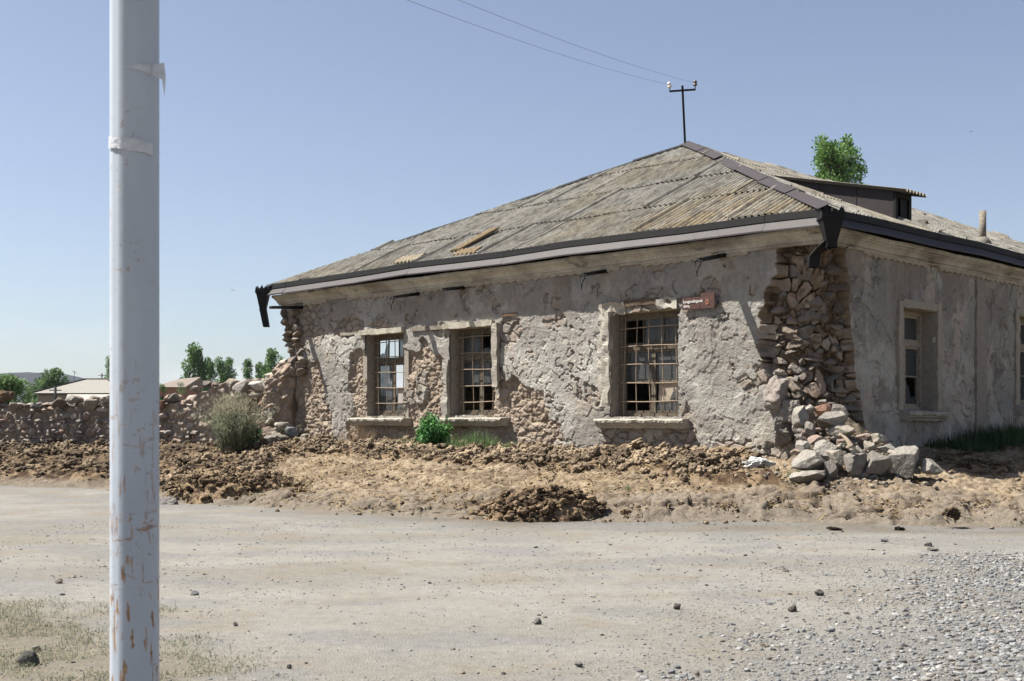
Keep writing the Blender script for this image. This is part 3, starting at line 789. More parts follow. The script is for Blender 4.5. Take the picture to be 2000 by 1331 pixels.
# --- windows
def oriented(side):
    return (fpt, UF3, NF3) if side == 'f' else (spt, US3, NS3)
def make_window(side, rect, seed, grille=True, open_panes=(), style=0):
    pt, ux, nx = oriented(side)
    a, b, c, d = rect
    r = np.random.default_rng(seed)
    w = empty('window', tuple(pt((a + b) / 2, c, -.3)))
    w.parent = house; w.location = Vector(w.location) - Vector(house.location)
    # reveal: four thick blocks lining the hole
    m = MB(); d0, d1, th = -.05, -.46, .16
    dep = nx * (d1 - d0)
    cl = srgb(172, 160, 144)
    m.box(pt(a - th, c - th, d0), ux * (th + .0), dep, UP * (d - c + 2 * th), cl)
    m.box(pt(b, c - th, d0), ux * th, dep, UP * (d - c + 2 * th), cl)
    m.box(pt(a, d, d0), ux * (b - a), dep, UP * th, srgb(184, 166, 128))
    m.box(pt(a, c - th, d0), ux * (b - a), dep, UP * th, srgb(176, 166, 150))
    m.build('reveal', M_wall, w)
    # wooden frame
    m = MB(); f0 = -.30; fw, ft = .085, .09
    wc = srgb(146, 128, 102) if side == 'f' else srgb(200, 180, 150)
    bar = lambda s0, s1, z0, z1, o, t, col=None: m.box(pt(s0, z0, o), ux * (s1 - s0), nx * -t, UP * (z1 - z0), wc * r.uniform(.75, 1.15) if col is None else col)
    e = .03
    bar(a + .002, a + fw + e, c + .002, d - .002, f0, ft); bar(b - fw - e, b - .002, c + .002, d - .002, f0, ft)
    bar(a + fw + e, b - fw - e, d - fw, d - .002, f0, ft); bar(a + fw + e, b - fw - e, c + .002, c + fw, f0, ft)
    tr = c + (d - c) * .67
    bar(a + fw + e, b - fw - e, tr - .05, tr + .05, f0 + .015, ft + .02)
    m.build('frame', M_wood, w, jitter=.006)
    mid = (a + b) / 2
    # sashes: two below, upper light with two bars
    x0, x1 = a + fw + e, b - fw - e
    def sash(s0, s1, z0, z1, nb, vb=0):
        nonlocal m
        m = MB(); t = .05
        bar(s0, s0 + t, z0, z1, f0 - .025, .045); bar(s1 - t, s1, z0, z1, f0 - .025, .045)
        bar(s0 + t, s1 - t, z0, z0 + t, f0 - .025, .045); bar(s0 + t, s1 - t, z1 - t, z1, f0 - .025, .045)
        for k in range(nb):
            zk = z0 + (z1 - z0) * (k + 1) / (nb + 1); bar(s0 + t, s1 - t, zk - .014, zk + .014, f0 - .03, .03)
        for k in range(vb):
            sk = s0 + (s1 - s0) * (k + 1) / (vb + 1); bar(sk - .014, sk + .014, z0 + t, z1 - t, f0 - .03, .03)
        o = m.build('sash', M_wood, w, jitter=.005)
        return o
    def pane(par, s0, s1, z0, z1, broken=0):
        o = f0 - .052
        if broken == 0:
            V = [pt(s0, z0, o), pt(s1, z0, o), pt(s1, z1, o), pt(s0, z1, o)]; Fp = [[0, 1, 2, 3]]
            V += [q - nx * .004 for q in V]; Fp += [[7, 6, 5, 4], [0, 4, 5, 1], [1, 5, 6, 2], [2, 6, 7, 3], [3, 7, 4, 0]]
            mk('pane', V, np.array(Fp), M_glass, par)
        elif broken == 1:      # a shard left at the lower corner
            sx, sz = s1 - s0, z1 - z0
            prof = [(0, 0), (1, 0), (1, .18), (.72, .30), (.55, .22), (.38, .62), (.2, .8), (0, .95)]
            V = [pt(s0 + sx * p, z0 + sz * q, o) for p, q in prof]; k = len(prof)
            V += [q - nx * .004 for q in V]
            mk('pane', V, [np.array([list(range(k))]), np.array([list(range(2 * k - 1, k - 1, -1))])], M_glass, par)
    h1 = sash(x0, mid - .004, c + fw, tr - .05, 1); h2 = sash(mid + .004, x1, c + fw, tr - .05, 1)
    up = sash(x0, x1, tr + .05, d - fw, 0, 2 if style != 1 else 1)
    zm = (c + fw + tr - .05) / 2
    for i, (par, s0, s1, z0, z1) in enumerate([(h1, x0 + .05, mid - .054, c + fw + .05, zm - .014), (h1, x0 + .05, mid - .054, zm + .014, tr - .1), (h2, mid + .054, x1 - .05, c + fw + .05, zm - .014), (h2, mid + .054, x1 - .05, zm + .014, tr - .1)]):
        k = open_panes[i] if i < len(open_panes) else 0
        if k < 2: pane(par, s0, s1, z0, z1, k)
    nU = 3 if style != 1 else 2
    for k in range(nU):
        q = open_panes[4 + k] if 4 + k < len(open_panes) else 0
        s0 = x0 + .05 + (x1 - x0 - .1) * k / nU + .01; s1 = x0 + .05 + (x1 - x0 - .1) * (k + 1) / nU - .01
        if q < 2: pane(up, s0, s1, tr + .1, d - fw - .05, q)
    if grille:
        m = MB(); og = f0 + .06; x0g, x1g = a + .09, b - .03
        for k in range(5 if b - a > 1.6 else 4):
            sx = x0g + (x1g - x0g) * (k + .5) / (5.0 if b - a > 1.6 else 4.1)
            zq = np.linspace(c + .02, d - .03, 8)
            m.tube([pt(sx + .02 * math.sin(q * 1.7 + seed + k) , q, og + .01 * math.sin(q * 2 + k)) for q in zq], .0125, 6)
        for k in range(5):
            zk = c + .04 + (d - c - .1) * (k + .75) / (5.1 if b - a < 1.6 else 5.4)
            sq = np.linspace(x0g - .03, x1g + .02, 7)
            m.tube([pt(q, zk + .012 * math.sin(q * 2.5 + k + seed), og + .024) for q in sq], .0125, 6)
        m.build('grille', M_rust, w, True)
    return w, tr, mid
w1, tr1, mid1 = make_window('f', W_FRONT[0], 11, True, (1, 2, 0, 0, 0, 2, 1))
w2, tr2, mid2 = make_window('f', W_FRONT[1], 12, True, (2, 0, 2, 0, 1, 0), 1)
w3, tr3, mid3 = make_window('f', W_FRONT[2], 13, True, (1, 0, 2, 0, 0, 0, 2))
w4, tr4, mid4 = make_window('s', W_SIDE[0], 14, False, (0, 0, 1, 0, 0, 0), 1)
w5, tr5, mid5 = make_window('s', W_SIDE[1], 15, False, (0, 0, 0, 0, 0, 0), 1)
# boards and cloth stuck behind the panes
def panel(par, name, pts, col, t=.02, mat=None):
    P = [np.array(p, float) for p in pts]; k = len(P)
    nrm = np.cross(P[1] - P[0], P[2] - P[0]); nrm /= np.linalg.norm(nrm)
    V = P + [p + nrm * t for p in P]
    Fs = [np.array([list(range(k))[::-1]]), np.array([list(range(k, 2 * k))]), np.array([[i, (i + 1) % k, (i + 1) % k + k, i + k] for i in range(k)])]
    return mk(name, V, Fs, mat or M_cloth, par, col=np.broadcast_to(col, (2 * k, 3)))
a, b, c, d = W_FRONT[2]
panel(w3, 'cardboard', [fpt(mid3 - .08, c + .1, -.40), fpt(a + .1, c + .1, -.40), fpt(a + .12, c + .80, -.40), fpt(mid3 - .1, c + .83, -.41)], srgb(196, 180, 160))
panel(w3, 'curtain', [fpt(b - .1, tr3 - .08, -.46), fpt(b - .35, tr3 - .08, -.46), fpt(mid3 + .05, c + .75, -.46), fpt(mid3 + .22, c + .68, -.46)], srgb(150, 146, 146))
panel(w3, 'plywood', [fpt(a + .1, c + .86, -.44), fpt(a + .1, tr3 - .1, -.44), fpt(mid3 - .06, tr3 - .1, -.44), fpt(mid3 - .06, c + .86, -.44)], srgb(112, 98, 96))
panel(w3, 'plywood', [fpt(mid3 + .08, c + .95, -.50), fpt(mid3 + .08, tr3 - .1, -.50), fpt(b - .1, tr3 - .1, -.50), fpt(b - .1, c + .95, -.50)], srgb(112, 104, 104))
a, b, c, d = W_FRONT[0]
panel(w1, 'cardboard', [fpt(mid1 - .08, c + .12, -.40), fpt(a + .12, c + .12, -.40), fpt(a + .12, c + .72, -.40), fpt(mid1 - .08, c + .72, -.40)], srgb(206, 198, 190))
panel(w1, 'curtain', [fpt(mid1 + .28, c + .9, -.45), fpt(mid1 + .1, c + .9, -.45), fpt(mid1 + .1, tr1 - .1, -.45), fpt(mid1 + .3, tr1 - .1, -.45)], srgb(206, 190, 160))
a, b, c, d = W_FRONT[1]
panel(w2, 'curtain', [fpt(mid2 - .08, c + .75, -.5), fpt(b - .1, c + .75, -.5), fpt(b - .1, tr2 - .05, -.5), fpt(mid2 - .08, tr2 - .05, -.5)][::-1], srgb(86, 86, 88))
panel(w2, 'curtain', [fpt(a + .1, c + .75, -.5), fpt(mid2 - .12, c + .75, -.5), fpt(mid2 - .12, tr2 - .05, -.5), fpt(a + .1, tr2 - .05, -.5)], srgb(86, 86, 88))
# --- sills, lintels, surrounds
def sill(side, s0, s1, zt, par, seed):
    pt, ux, nx = oriented(side)
    prof = [(-.30, .0), (.20, -.015), (.225, -.04), (.215, -.085), (.17, -.10), (.175, -.125), (.125, -.16), (.10, -.20), (-.1, -.21)]
    ks = np.linspace(s0, s1, int((s1 - s0) / .03))
    V = np.array([[pt(s, zt + q, o) for (o, q) in prof] for s in ks])
    n = len(prof)
    j = np.stack([vn3(V.reshape(-1, 3) * 9, seed + k) for k in range(3)], -1).reshape(V.shape) - .5
    j2 = np.stack([vn3(V.reshape(-1, 3) * 26, seed + 7 + k) for k in range(3)], -1).reshape(V.shape) - .5
    V = V + j * .03 + j2 * .02
    F = [grid_faces(len(ks), n), np.array([list(range(n))]), np.array([[(len(ks) - 1) * n + k for k in range(n)][::-1]])]
    mk('sill', V.reshape(-1, 3), F, M_wall, par, False, np.broadcast_to(srgb(188, 178, 160), (V.size // 3, 3)))
sill('f', 11.55, 13.80, 1.66, w1, 1); sill('f', 8.10, 10.35, 1.66, w2, 2); sill('f', 2.98, 5.32, 1.63, w3, 3)
sill('s', 3.02, 4.86, 1.78, w4, 4); sill('s', 8.8, 10.8, 1.93, w5, 5)
def slab(par, name, side, s0, s1, z0, z1, o0, o1, col, mat, seed=0, jit=.02, tilt=0.0):
    pt, ux, nx = oriented(side)
    m = MB(); k = max(2, int((s1 - s0) / .06)); n2 = max(2, int((z1 - z0) / .06)); q = 4
    # a finely divided box so that jitter gives a worn edge
    for (fa, fb, A_, B_, O) in [(k, n2, ux * (s1 - s0), UP * (z1 - z0), pt(s0, z0, o1)), (k, n2, ux * (s1 - s0), UP * (z1 - z0), pt(s0, z0, o0)), (k, q, ux * (s1 - s0), nx * (o1 - o0), pt(s0, z1, o0)), (k, q, ux * (s1 - s0), nx * (o1 - o0), pt(s0, z0, o0)), (n2, q, UP * (z1 - z0), nx * (o1 - o0), pt(s0, z0, o0)), (n2, q, UP * (z1 - z0), nx * (o1 - o0), pt(s1, z0, o0))]:
        i, j = np.meshgrid(np.linspace(0, 1, fa), np.linspace(0, 1, fb), indexing='ij')
        m.add(O + i.reshape(-1, 1) * A_ + j.reshape(-1, 1) * B_, grid_faces(fa, fb), col)
    V, F, C = m.arrays()
    V = V + (np.stack([vn3(V * 7, seed + 3), vn3(V * 7, seed + 5), vn3(V * 7, seed + 7)], -1) - .5) * 2 * jit
    V[:, 2] += tilt * (V[:, 0] - V[:, 0].mean())
    return mk(name, V, F, mat, par, False, C)
pl_c, wd_c = srgb(198, 188, 166), srgb(150, 128, 98)
slab(w1, 'lintel', 'f', 11.75, 13.45, 3.80, 3.93, -.15, .10, pl_c, M_wall, 1)
slab(w2, 'lintel', 'f', 8.50, 10.2, 3.79, 3.92, -.15, .10, pl_c, M_wall, 2)
slab(house, 'timber_tie', 'f', 10.25, 11.45, 3.80, 3.90, -.1, .05, srgb(176, 160, 134), M_wood, 3, .01)
slab(house, 'timber_tie', 'f', 13.5, 14.35, 3.84, 3.91, -.1, .04, srgb(170, 160, 140), M_wall, 4, .015)
slab(w3, 'lintel', 'f', 3.75, 4.6, 3.97, 4.10, -.05, .04, srgb(128, 104, 76), M_wood, 5, .012)
slab(w3, 'lintel', 'f', 2.9, 3.6, 3.96, 4.06, -.05, .02, srgb(140, 122, 98), M_wood, 6, .012)
slab(w3, 'plaster_edge', 'f', 3.30, 3.72, 3.86, 4.08, -.05, .05, srgb(190, 182, 166), M_wall, 7, .06)
slab(w3, 'plaster_edge', 'f', 4.62, 5.26, 3.86, 4.10, -.06, .055, srgb(190, 180, 163), M_wall, 8, .08)
slab(w3, 'plaster_edge', 'f', 5.04, 5.30, 1.9, 3.86, -.06, .04, srgb(190, 180, 163), M_wall, 9, .05)
slab(w2, 'plaster_edge', 'f', 8.33, 8.50, 2.35, 3.86, .0, .11, srgb(176, 166, 150), M_wall, 10, .035, .02)
slab(w2, 'plaster_edge', 'f', 10.08, 10.26, 1.75, 3.05, -.03, .07, srgb(178, 170, 156), M_wall, 11, .03)
slab(house, 'timber_tie', 'f', 7.75, 8.25, 3.98, 4.05, -.05, .04, srgb(150, 116, 78), M_wood, 12, .01)
tc_ = srgb(178, 166, 146)
slab(w4, 'surround', 's', 2.92, 3.11, 1.8, 3.98, -.06, .05, tc_, M_wall, 13, .014); slab(w4, 'surround', 's', 4.63, 4.84, 1.8, 4.05, -.06, .05, tc_, M_wall, 14, .014)
slab(w4, 'surround', 's', 3.11, 4.63, 3.87, 4.03, -.06, .05, tc_, M_wall, 15, .014); slab(w5, 'surround', 's', 8.72, 8.94, 1.95, 4.2, -.06, .05, tc_, M_wall, 16, .014)
slab(w5, 'surround', 's', 8.94, 10.6, 4.06, 4.22, -.06, .05, tc_, M_wall, 17, .014)
slab(house, 'pilaster', 's', 6.55, 7.05, .9, 4.7, -.08, .05, srgb(164, 152, 138), M_wall, 18, .02)
# --- cornice along both visible sides
prof = [(-.05, 4.83), (.03, 4.83), (.055, 4.84), (.055, 4.88), (.10, 4.885), (.11, 4.91), (.13, 4.945), (.165, 4.975), (.21, 4.995), (.215, 5.015), (.265, 5.02), (.28, 5.04), (.28, 5.10), (.0, 5.12)]
def cornice(side, s0, s1):
    pt, ux, nx = oriented(side)
    ks = np.arange(s0, s1, .05); n = len(prof)
    V = np.array([[pt(s - (o if s == ks[0] and s0 <= 0 else 0), q, o) for (o, q) in prof] for s in ks])
    fl = V.reshape(-1, 3)
    j = (np.stack([vn3(fl * 1.5, k) for k in (1, 2, 3)], -1) - .5) * .03 + (np.stack([vn3(fl * 12, k) for k in (4, 5, 6)], -1) - .5) * .010
    chip = sstep(.76, .82, vn3(fl * np.array([2.2, 2.2, 5]), 9))[:, None]
    cen = np.array([*(-nx[:2] * .09), 0.03])
    V2 = fl + j + chip * cen
    c = lerp(srgb(172, 163, 146), srgb(142, 132, 116), sstep(.35, .65, vn3(fl * np.array([1.2, 1.2, 2.5]), 11))[:, None])
    c = lerp(c, srgb(188, 178, 156), sstep(.55, .7, vn3(fl * np.array([1.6, 1.6, 2]), 12))[:, None] * .5)
    mk('cornice', V2, grid_faces(len(ks), n), M_corn, house, False, c)
    # scalloped lip of plaster hanging below
    ks = np.arange(max(s0, .0) + (1.55 if side == 'f' else .9), s1 - (1.2 if side == 'f' else 0), .02)
    zb = 4.785 - .035 * np.abs(np.sin(ks * math.pi / .26)) + (vn2(ks * 2, 0, 5) - .5) * .02
    miss = vn2(ks * .9, 3.3, 8) > .78
    zb = np.where(miss, 4.83, zb)
    V = np.array([[pt(s, 4.86, .045), pt(s, z, .045), pt(s, z, -.05)] for s, z in zip(ks, zb)])
    mk('scalloped_lip', V.reshape(-1, 3), grid_faces(len(ks), 3), M_corn, house, False, np.broadcast_to(srgb(160, 146, 124), (V.size // 3, 3)))
cornice('f', -.0, 17.2); cornice('s', -.0, 21.8)
# --- gutter: upstand strip and sloping drip flashing
def gutter(side, s0, s1, seg):
    pt, ux, nx = oriented(side)
    r = np.random.default_rng(3 if side == 'f' else 4)
    cur = s0; mu, mf = MB(), MB()
    while cur < s1:
        e = min(cur + seg * r.uniform(.8, 1.2), s1)
        sagf = lambda s: .05 * math.sin(math.pi * min(max(s, 0), 16.9) / 16.9) + .016 * math.sin(s * 1.3) + .012 * math.sin(s * 2.9 + 1)
        dz = [sagf(cur), sagf(e)]
        k = r.uniform(-.008, .008)
        up = []
        for s, q in ((cur, dz[0]), (e + .02, dz[1])):
            up += [pt(s, 5.27 + q, .345 + k), pt(s, 5.40 + q, .335 + k), pt(s, 5.41 + q, .31 + k), pt(s, 5.26 + q, .31 + k)]
        mu.add(up, [[0, 1, 5, 4], [1, 2, 6, 5], [2, 3, 7, 6], [3, 0, 4, 7], [0, 3, 2, 1], [4, 5, 6, 7]])
        fl = []
        for s, q in ((cur - .03, dz[0]), (e, dz[1])):
            fl += [pt(s, 5.30 + q, .29), pt(s, 5.10 + q + k, .47 + k), pt(s, 5.07 + q + k, .472 + k), pt(s, 5.075 + q, .45), pt(s, 5.27 + q, .28)]
        mf.add(fl, [[0, 1, 6, 5], [1, 2, 7, 6], [2, 3, 8, 7], [3, 4, 9, 8], [4, 0, 5, 9]])
        cur = e
    mu.build('gutter', M_dark, house)
    mf.build('drip_flashing', M_tin, house)
gutter('f', -.42, 17.3, 1.7); gutter('s', -.42, 21.8, 1.9)
# --- roof of corrugated sheets
Z0, QE, QA, SA = 5.34, -.30, 7.47, 8.45
ZR = 9.20
kf = (ZR - Z0) / (QA - QE); ks_ = (ZR - Z0) / (SA - QE)
PITCH, AMP = .145, .035
def sheets(face):
    r = np.random.default_rng({'f': 21, 'r': 22, 'l': 23, 'b': 24}[face])
    m = MB()
    if face in 'fb': along, slope, qtop, L = (LF, kf, QA, LF)[0], kf, QA, LF
    else: along, slope, qtop, L = LS, ks_, SA, LS
    sl = math.sqrt(1 + slope * slope)
    wlen = (qtop - QE) * sl
    rows = 4; rl = wlen / rows
    w = 8 * PITCH
    visible = face in 'fr'
    nx, ny = (8 * 8 + 1, 15) if visible else (8 * 4 + 1, 6)
    ncol = int((L + 1) / w) + 2
    for ro in range(rows):
        for cidx in range(ncol):
            s0 = QE - .15 + cidx * w + (r.uniform(-.03, .03) if visible else 0) + (ro % 2) * .0
            u = np.linspace(0, w + .04, nx); v = np.linspace(-.10 if ro else .03, rl + .04, ny)
            UU, VV = np.meshgrid(u, v, indexing='ij')
            S = s0 + UU
            Wd = ro * rl + VV + r.uniform(-.05, .05) + (cidx % 2) * .06
            lift = .030 * (1 - (VV + .12) / (rl + .16)) + .008 + (.055 * sstep(.85, 1, UU / w) * (r.random() < .4)) + .012 * (UU / w) + r.uniform(-.004, .01)
            hgt = AMP * np.cos(2 * math.pi * (UU / PITCH)) + lift
            hgt = hgt + (vn2(S * .8, Wd * .8, 5) - .5) * .05
            q = QE + Wd / sl; zz = Z0 + (q - QE) * slope
            q = q - hgt * slope / sl; zz = zz + hgt / sl
            if face == 'f': P = C0 + UF * S[..., None] + US * q[..., None]
            elif face == 'b': P = C0 + US * (LS) - US * q[..., None] + UF * S[..., None]
            elif face == 'r': P = C0 + US * S[..., None] + UF * q[..., None]
            else: P = C0 + UF * LF - UF * q[..., None] + US * S[..., None]
            os_ = (ks_ if face in 'fb' else kf)
            hlim = np.minimum((S - QE) * os_, (L - QE - S) * os_)
            ok = ((q - QE) * slope <= hlim + .03) & (Wd < wlen + .05)
            F = grid_faces(nx, ny)
            okv = ok.ravel()
            F = F[okv[F].all(1)]
            if not len(F): continue
            Vv = np.concatenate([P, zz[..., None]], -1).reshape(-1, 3)
            used = np.unique(F); rm = np.full(len(Vv), -1); rm[used] = np.arange(len(used))
            tone = r.uniform(.88, 1.09)
            och = sstep(.5, .68, vn2(S * .6, Wd * .5, 31)) * .6
            near = sstep(9.0, 1.0, S) * sstep(.46, .05, (Wd / wlen)) * (.45 + .55 * sstep(.35, .6, vn2(S * 5, Wd * .7, 36))) if face == 'f' else 0
            cc = lerp(srgb(152, 147, 134), srgb(164, 142, 100), np.clip(och * .55 + near * .9, 0, .85)[..., None]) * tone
            pale_ = sstep(.52, .7, vn2(S * 3, Wd * 1.5, 33)) * .4
            cc = lerp(cc, srgb(178, 172, 160), pale_[..., None])
            dark_ = sstep(.45, .7, fbm(S * 11, Wd * 7, 3, 34)) * .75
            cc = lerp(cc, srgb(104, 98, 88), dark_[..., None])
            m.add(Vv[used], rm[F], cc.reshape(-1, 3)[used])
    return m
roofs = [sheets(f) for f in 'frlb']
roof_o = None
for i, mm in enumerate(roofs):
    o = mm.build('roof', M_roof, house, True)
    if i == 0: roof_o = o
def rpt(face, s, q, up=0.0):            # point on a roof slope
    if face == 'f': p = C0 + UF * s + US * q; z = Z0 + (q - QE) * kf
    elif face == 'r': p = C0 + US * s + UF * q; z = Z0 + (q - QE) * ks_
    return np.array([p[0], p[1], z + up])
# solid deck under the sheets
m = MB()
c4 = [np.array([*(C0 + UF * a_ + US * b_), Z0 - .07]) for a_, b_ in ((QE, QE), (LF - QE, QE), (LF - QE, LS - QE), (QE, LS - QE))]
ap = np.array([*(C0 + UF * SA + US * QA), ZR - .07]); ap2 = np.array([*(C0 + UF * SA + US * (LS - QA)), ZR - .07])
m.add(c4 + [ap, ap2], [np.array([[0, 1, 4], [2, 3, 5]]), np.array([[1, 2, 5, 4], [3, 0, 4, 5], [3, 2, 1, 0]])], srgb(90, 80, 70))
m.build('roof_deck', M_wood, house)
# ridge and hip flashings
def hip(p0, p1, na, nb_, wid, name, mat, seg=2.0, gaps=(), seed=1, lift=.06):
    r = np.random.default_rng(seed)
    p0, p1 = np.array(p0), np.array(p1)
    L = np.linalg.norm(p1 - p0); k = int(round(L / seg)); m = MB()
    d = (p1 - p0) / L
    for i in range(k):
        if i in gaps: continue
        a_, b_ = p0 + d * (L * i / k - .08), p0 + d * (L * (i + 1) / k)
        jl = lift + r.uniform(-.01, .035); jr = lift + r.uniform(-.01, .02)
        V = []
        for p, h in ((a_, jl + .015), (b_, jr)):
            c = p + UP * h
            V += [c + na * wid * r.uniform(.9, 1.1), c + UP * .02, c + nb_ * wid * r.uniform(.9, 1.1)]
            V += [v - UP * .012 for v in V[-3:]]
        m.add(V, [[0, 1, 7, 6], [1, 2, 8, 7], [3, 9, 10, 4], [4, 10, 11, 5], [0, 6, 9, 3], [2, 5, 11, 8], [0, 3, 4, 1], [1, 4, 5, 2], [6, 7, 10, 9], [7, 8, 11, 10]], srgb(138, 130, 118))
    return m.build(name, mat, house)
apex = np.array([*(C0 + UF * SA + US * QA), ZR]); apex2 = np.array([*(C0 + UF * SA + US * (LS - QA)), ZR])
crn = rpt('f', QE, QE); cln = np.array([*(C0 + UF * (LF - QE) + US * QE), Z0]); crb = np.array([*(C0 + UF * QE + US * (LS - QE)), Z0])
unit = lambda v: np.array(v) / np.linalg.norm(v)
# directions lying in each slope, across the hip
hd = unit(apex - crn)
nf_ = unit(np.cross(UF3, US3 + UP * kf)); nf_ = nf_ * np.sign(nf_[2]); nr_ = unit(np.cross(US3, UF3 + UP * ks_)); nr_ = nr_ * np.sign(nr_[2])
acr = lambda nrm, h, ref: (lambda v: v * np.sign(v @ ref))(unit(np.cross(nrm, h)))
hip(crn, apex, acr(nf_, hd, UF3), acr(nr_, hd, US3), .23, 'hip_flashing', M_tin, 2.1, (), 1, .10)
hl = unit(apex - cln); nl_ = unit(np.cross(US3, -UF3 + UP * ks_)); nl_ = nl_ * np.sign(nl_[2])
hip(cln, apex, acr(nf_, hl, -UF3), acr(nl_, hl, US3), .15, 'hip_flashing', M_dark, 1.5, (), 2, .05)
hip(apex, apex2, acr(nr_, US3, -UF3), acr(nl_, US3, UF3), .22, 'ridge_flashing', M_roof, 2.0, (), 3, .03)
hip(crb, apex2, acr(nr_, unit(apex2 - crb), -US3), acr(nl_, unit(apex2 - crb), US3), .2, 'hip_flashing', M_roof, 2.0, (), 4, .03)
# --- rain hoppers at both corners
def hopper(base, along, out, seed, chute):
    """base = top centre of the funnel"""
    m = MB(); h0 = np.array(base)
    top, bot = .17, .09
    ring = lambda w1_, w2_, z: [h0 + along * (-w1_) + out * (-w2_) + UP * z, h0 + along * w1_ + out * (-w2_) + UP * z, h0 + along * w1_ + out * w2_ + UP * z, h0 - along * w1_ + out * w2_ + UP * z]
    rs = [ring(.20, .18, .10), ring(.21, .19, .0), ring(.18, .16, -.03), ring(.09, .09, -.42), ring(.09, .09, -.50)]
    V = sum(rs, []); F = []
    for k in range(len(rs) - 1):
        for j in range(4): F.append([k * 4 + j, (k + 1) * 4 + j, (k + 1) * 4 + (j + 1) % 4, k * 4 + (j + 1) % 4])
    m.add(V, F)
    # crown of cut tin points
    r = np.random.default_rng(seed)
    for j in range(4):
        p, q = rs[0][j], rs[0][(j + 1) % 4]
        for k in range(3):
            a_, b_ = p + (q - p) * (k / 3), p + (q - p) * ((k + 1) / 3)
            t = (a_ + b_) / 2 + UP * r.uniform(.06, .13) + (r.random(3) - .5) * .06
            m.add([a_, b_, t, a_ + UP * -.01 + out * .006, b_ + out * .006, t + out * .006], [[0, 1, 2], [3, 5, 4]])
    ch = [np.array(c) for c in chute]
    for i in range(len(ch) - 1):
        a_, b_ = ch[i], ch[i + 1]
        w1_, w2_ = along * .10, out * .09
        m.add([a_ - w1_ - w2_, a_ + w1_ - w2_, a_ + w1_ + w2_, a_ - w1_ + w2_, b_ - w1_ * .9 - w2_ * .9, b_ + w1_ * .9 - w2_ * .9, b_ + w1_ * .9 + w2_ * .9, b_ - w1_ * .9 + w2_ * .9], [[0, 1, 5, 4], [1, 2, 6, 5], [2, 3, 7, 6], [3, 0, 4, 7]])
    return m
o3 = unit(NF3 + NS3)
al3 = unit(NS3 - NF3)
hb = fpt(0, 5.16) + o3 * .62
mh = hopper(hb, al3, o3, 1, [hb - UP * .36, hb - UP * .46 - o3 * .20 - al3 * .10, hb - UP * .60 - o3 * .38 - al3 * .20, hb - UP * .80 - o3 * .40 - al3 * .22])
mh.build('rain_hopper', M_dark, house)
ol3 = unit(NF3 + UF3); al2 = unit(UF3 - NF3)
hb = fpt(LF, 5.16) + ol3 * .62
mh = hopper(hb, al2, ol3, 2, [hb - UP * .45, hb - UP * .95 - ol3 * .10 + al2 * -.04])
mh.build('rain_hopper', M_dark, house)
# --- old iron gutter brackets sticking out below the cornice
def bracket(s, z, L, dz, fork):
    m = MB(); p0 = fpt(s, z, -.05); p1 = fpt(s + .06, z + dz, L)
    d = p1 - p0; side_ = UF3 * .15
    m.box(p0 - side_ / 2, d, side_, UP * .025)
    m.box(p0 - side_ / 2 + UP * .026, d, UF3 * .012, UP * .05)
    m.box(p0 + side_ / 2 - UF3 * .012 + UP * .026, d, UF3 * .012, UP * .05)
    if fork:
        th = np.linspace(0, 2 * math.pi, 11)
        c = p1 + NF3 * .06 - UP * .03
        m.tube([c + UF3 * .07 * math.cos(t) + UP * .07 * math.sin(t) for t in th], .013, 6)
        m.tube([c - UP * .07, c - UP * .16 + NF3 * .03, c - UP * .27 + NF3 * .02], [.02, .016, .006], 6)
    m.build('gutter_bracket', M_dark, house, True)
for s, z, L, dz, fk in [(16.15, 4.68, .95, -.06, 0), (11.2, 4.70, .74, -.14, 1), (9.55, 4.72, .58, -.08, 0), (5.15, 4.74, .62, -.13, 1), (2.12, 4.79, .74, -.17, 1)]:
    bracket(s, z, L, dz, fk)
# --- dormer on the shaded slope
dm0 = empty('dormer', tuple(rpt('r', 4.1, .7)))
dm0.parent = house; dm0.location = Vector(dm0.location) - Vector(house.location)
DS, DQ0, DQ1, DW = 4.10, .68, 3.28, .68
zr = lambda q: Z0 + (q - QE) * ks_
ztp = lambda q: 6.43 + (q - DQ0) / (DQ1 - DQ0) * .60
def dpt(s, q, z):
    p = C0 + US * s + UF * q
    return np.array([p[0], p[1], z])
m = MB()
for s0, t in ((DS, .03), (DS + DW - .03, .03)):
    V = [dpt(s0, DQ0, zr(DQ0) - .05), dpt(s0, DQ0, ztp(DQ0)), dpt(s0, DQ1, ztp(DQ1)), dpt(s0, DQ1, zr(DQ1) - .05)]
    V += [v + US3 * t for v in V]
    m.add(V, np.array([[0, 1, 2, 3], [7, 6, 5, 4], [0, 4, 5, 1], [1, 5, 6, 2]]))
for q in (DQ0 + .85, DQ0 + 1.75):
    m.box(dpt(DS - .012, q, zr(q)), US3 * .012, UF3 * .025, UP * (ztp(q) - zr(q) - .01))
m.build('cheek', M_tin, dm0)
m = MB()
hF = ztp(DQ0) - zr(DQ0)
for s0 in (DS - .02, DS + DW - .08): m.box(dpt(s0, DQ0 - .06, zr(DQ0) - .05), US3 * .10, UF3 * .06, UP * (hF + .04))
m.box(dpt(DS + .08, DQ0 - .06, ztp(DQ0) - .12), US3 * (DW - .16), UF3 * .06, UP * .11)
m.box(dpt(DS + .08, DQ0 - .06, zr(DQ0) - .03), US3 * (DW - .16), UF3 * .06, UP * .10)
m.box(dpt(DS + .28, DQ0 - .02, zr(DQ0) + .07), US3 * .30, UF3 * .02, UP * (hF - .2))
m.build('dormer_frame', M_dark, dm0)
m = MB()
u = np.linspace(-.12, DW + .16, 60); v = np.linspace(DQ0 - .34, DQ1 + .25, 8)
UU, VV = np.meshgrid(u, v, indexing='ij')
Pz = ztp(VV) + .045 + AMP * np.cos(UU * 2 * math.pi / PITCH)
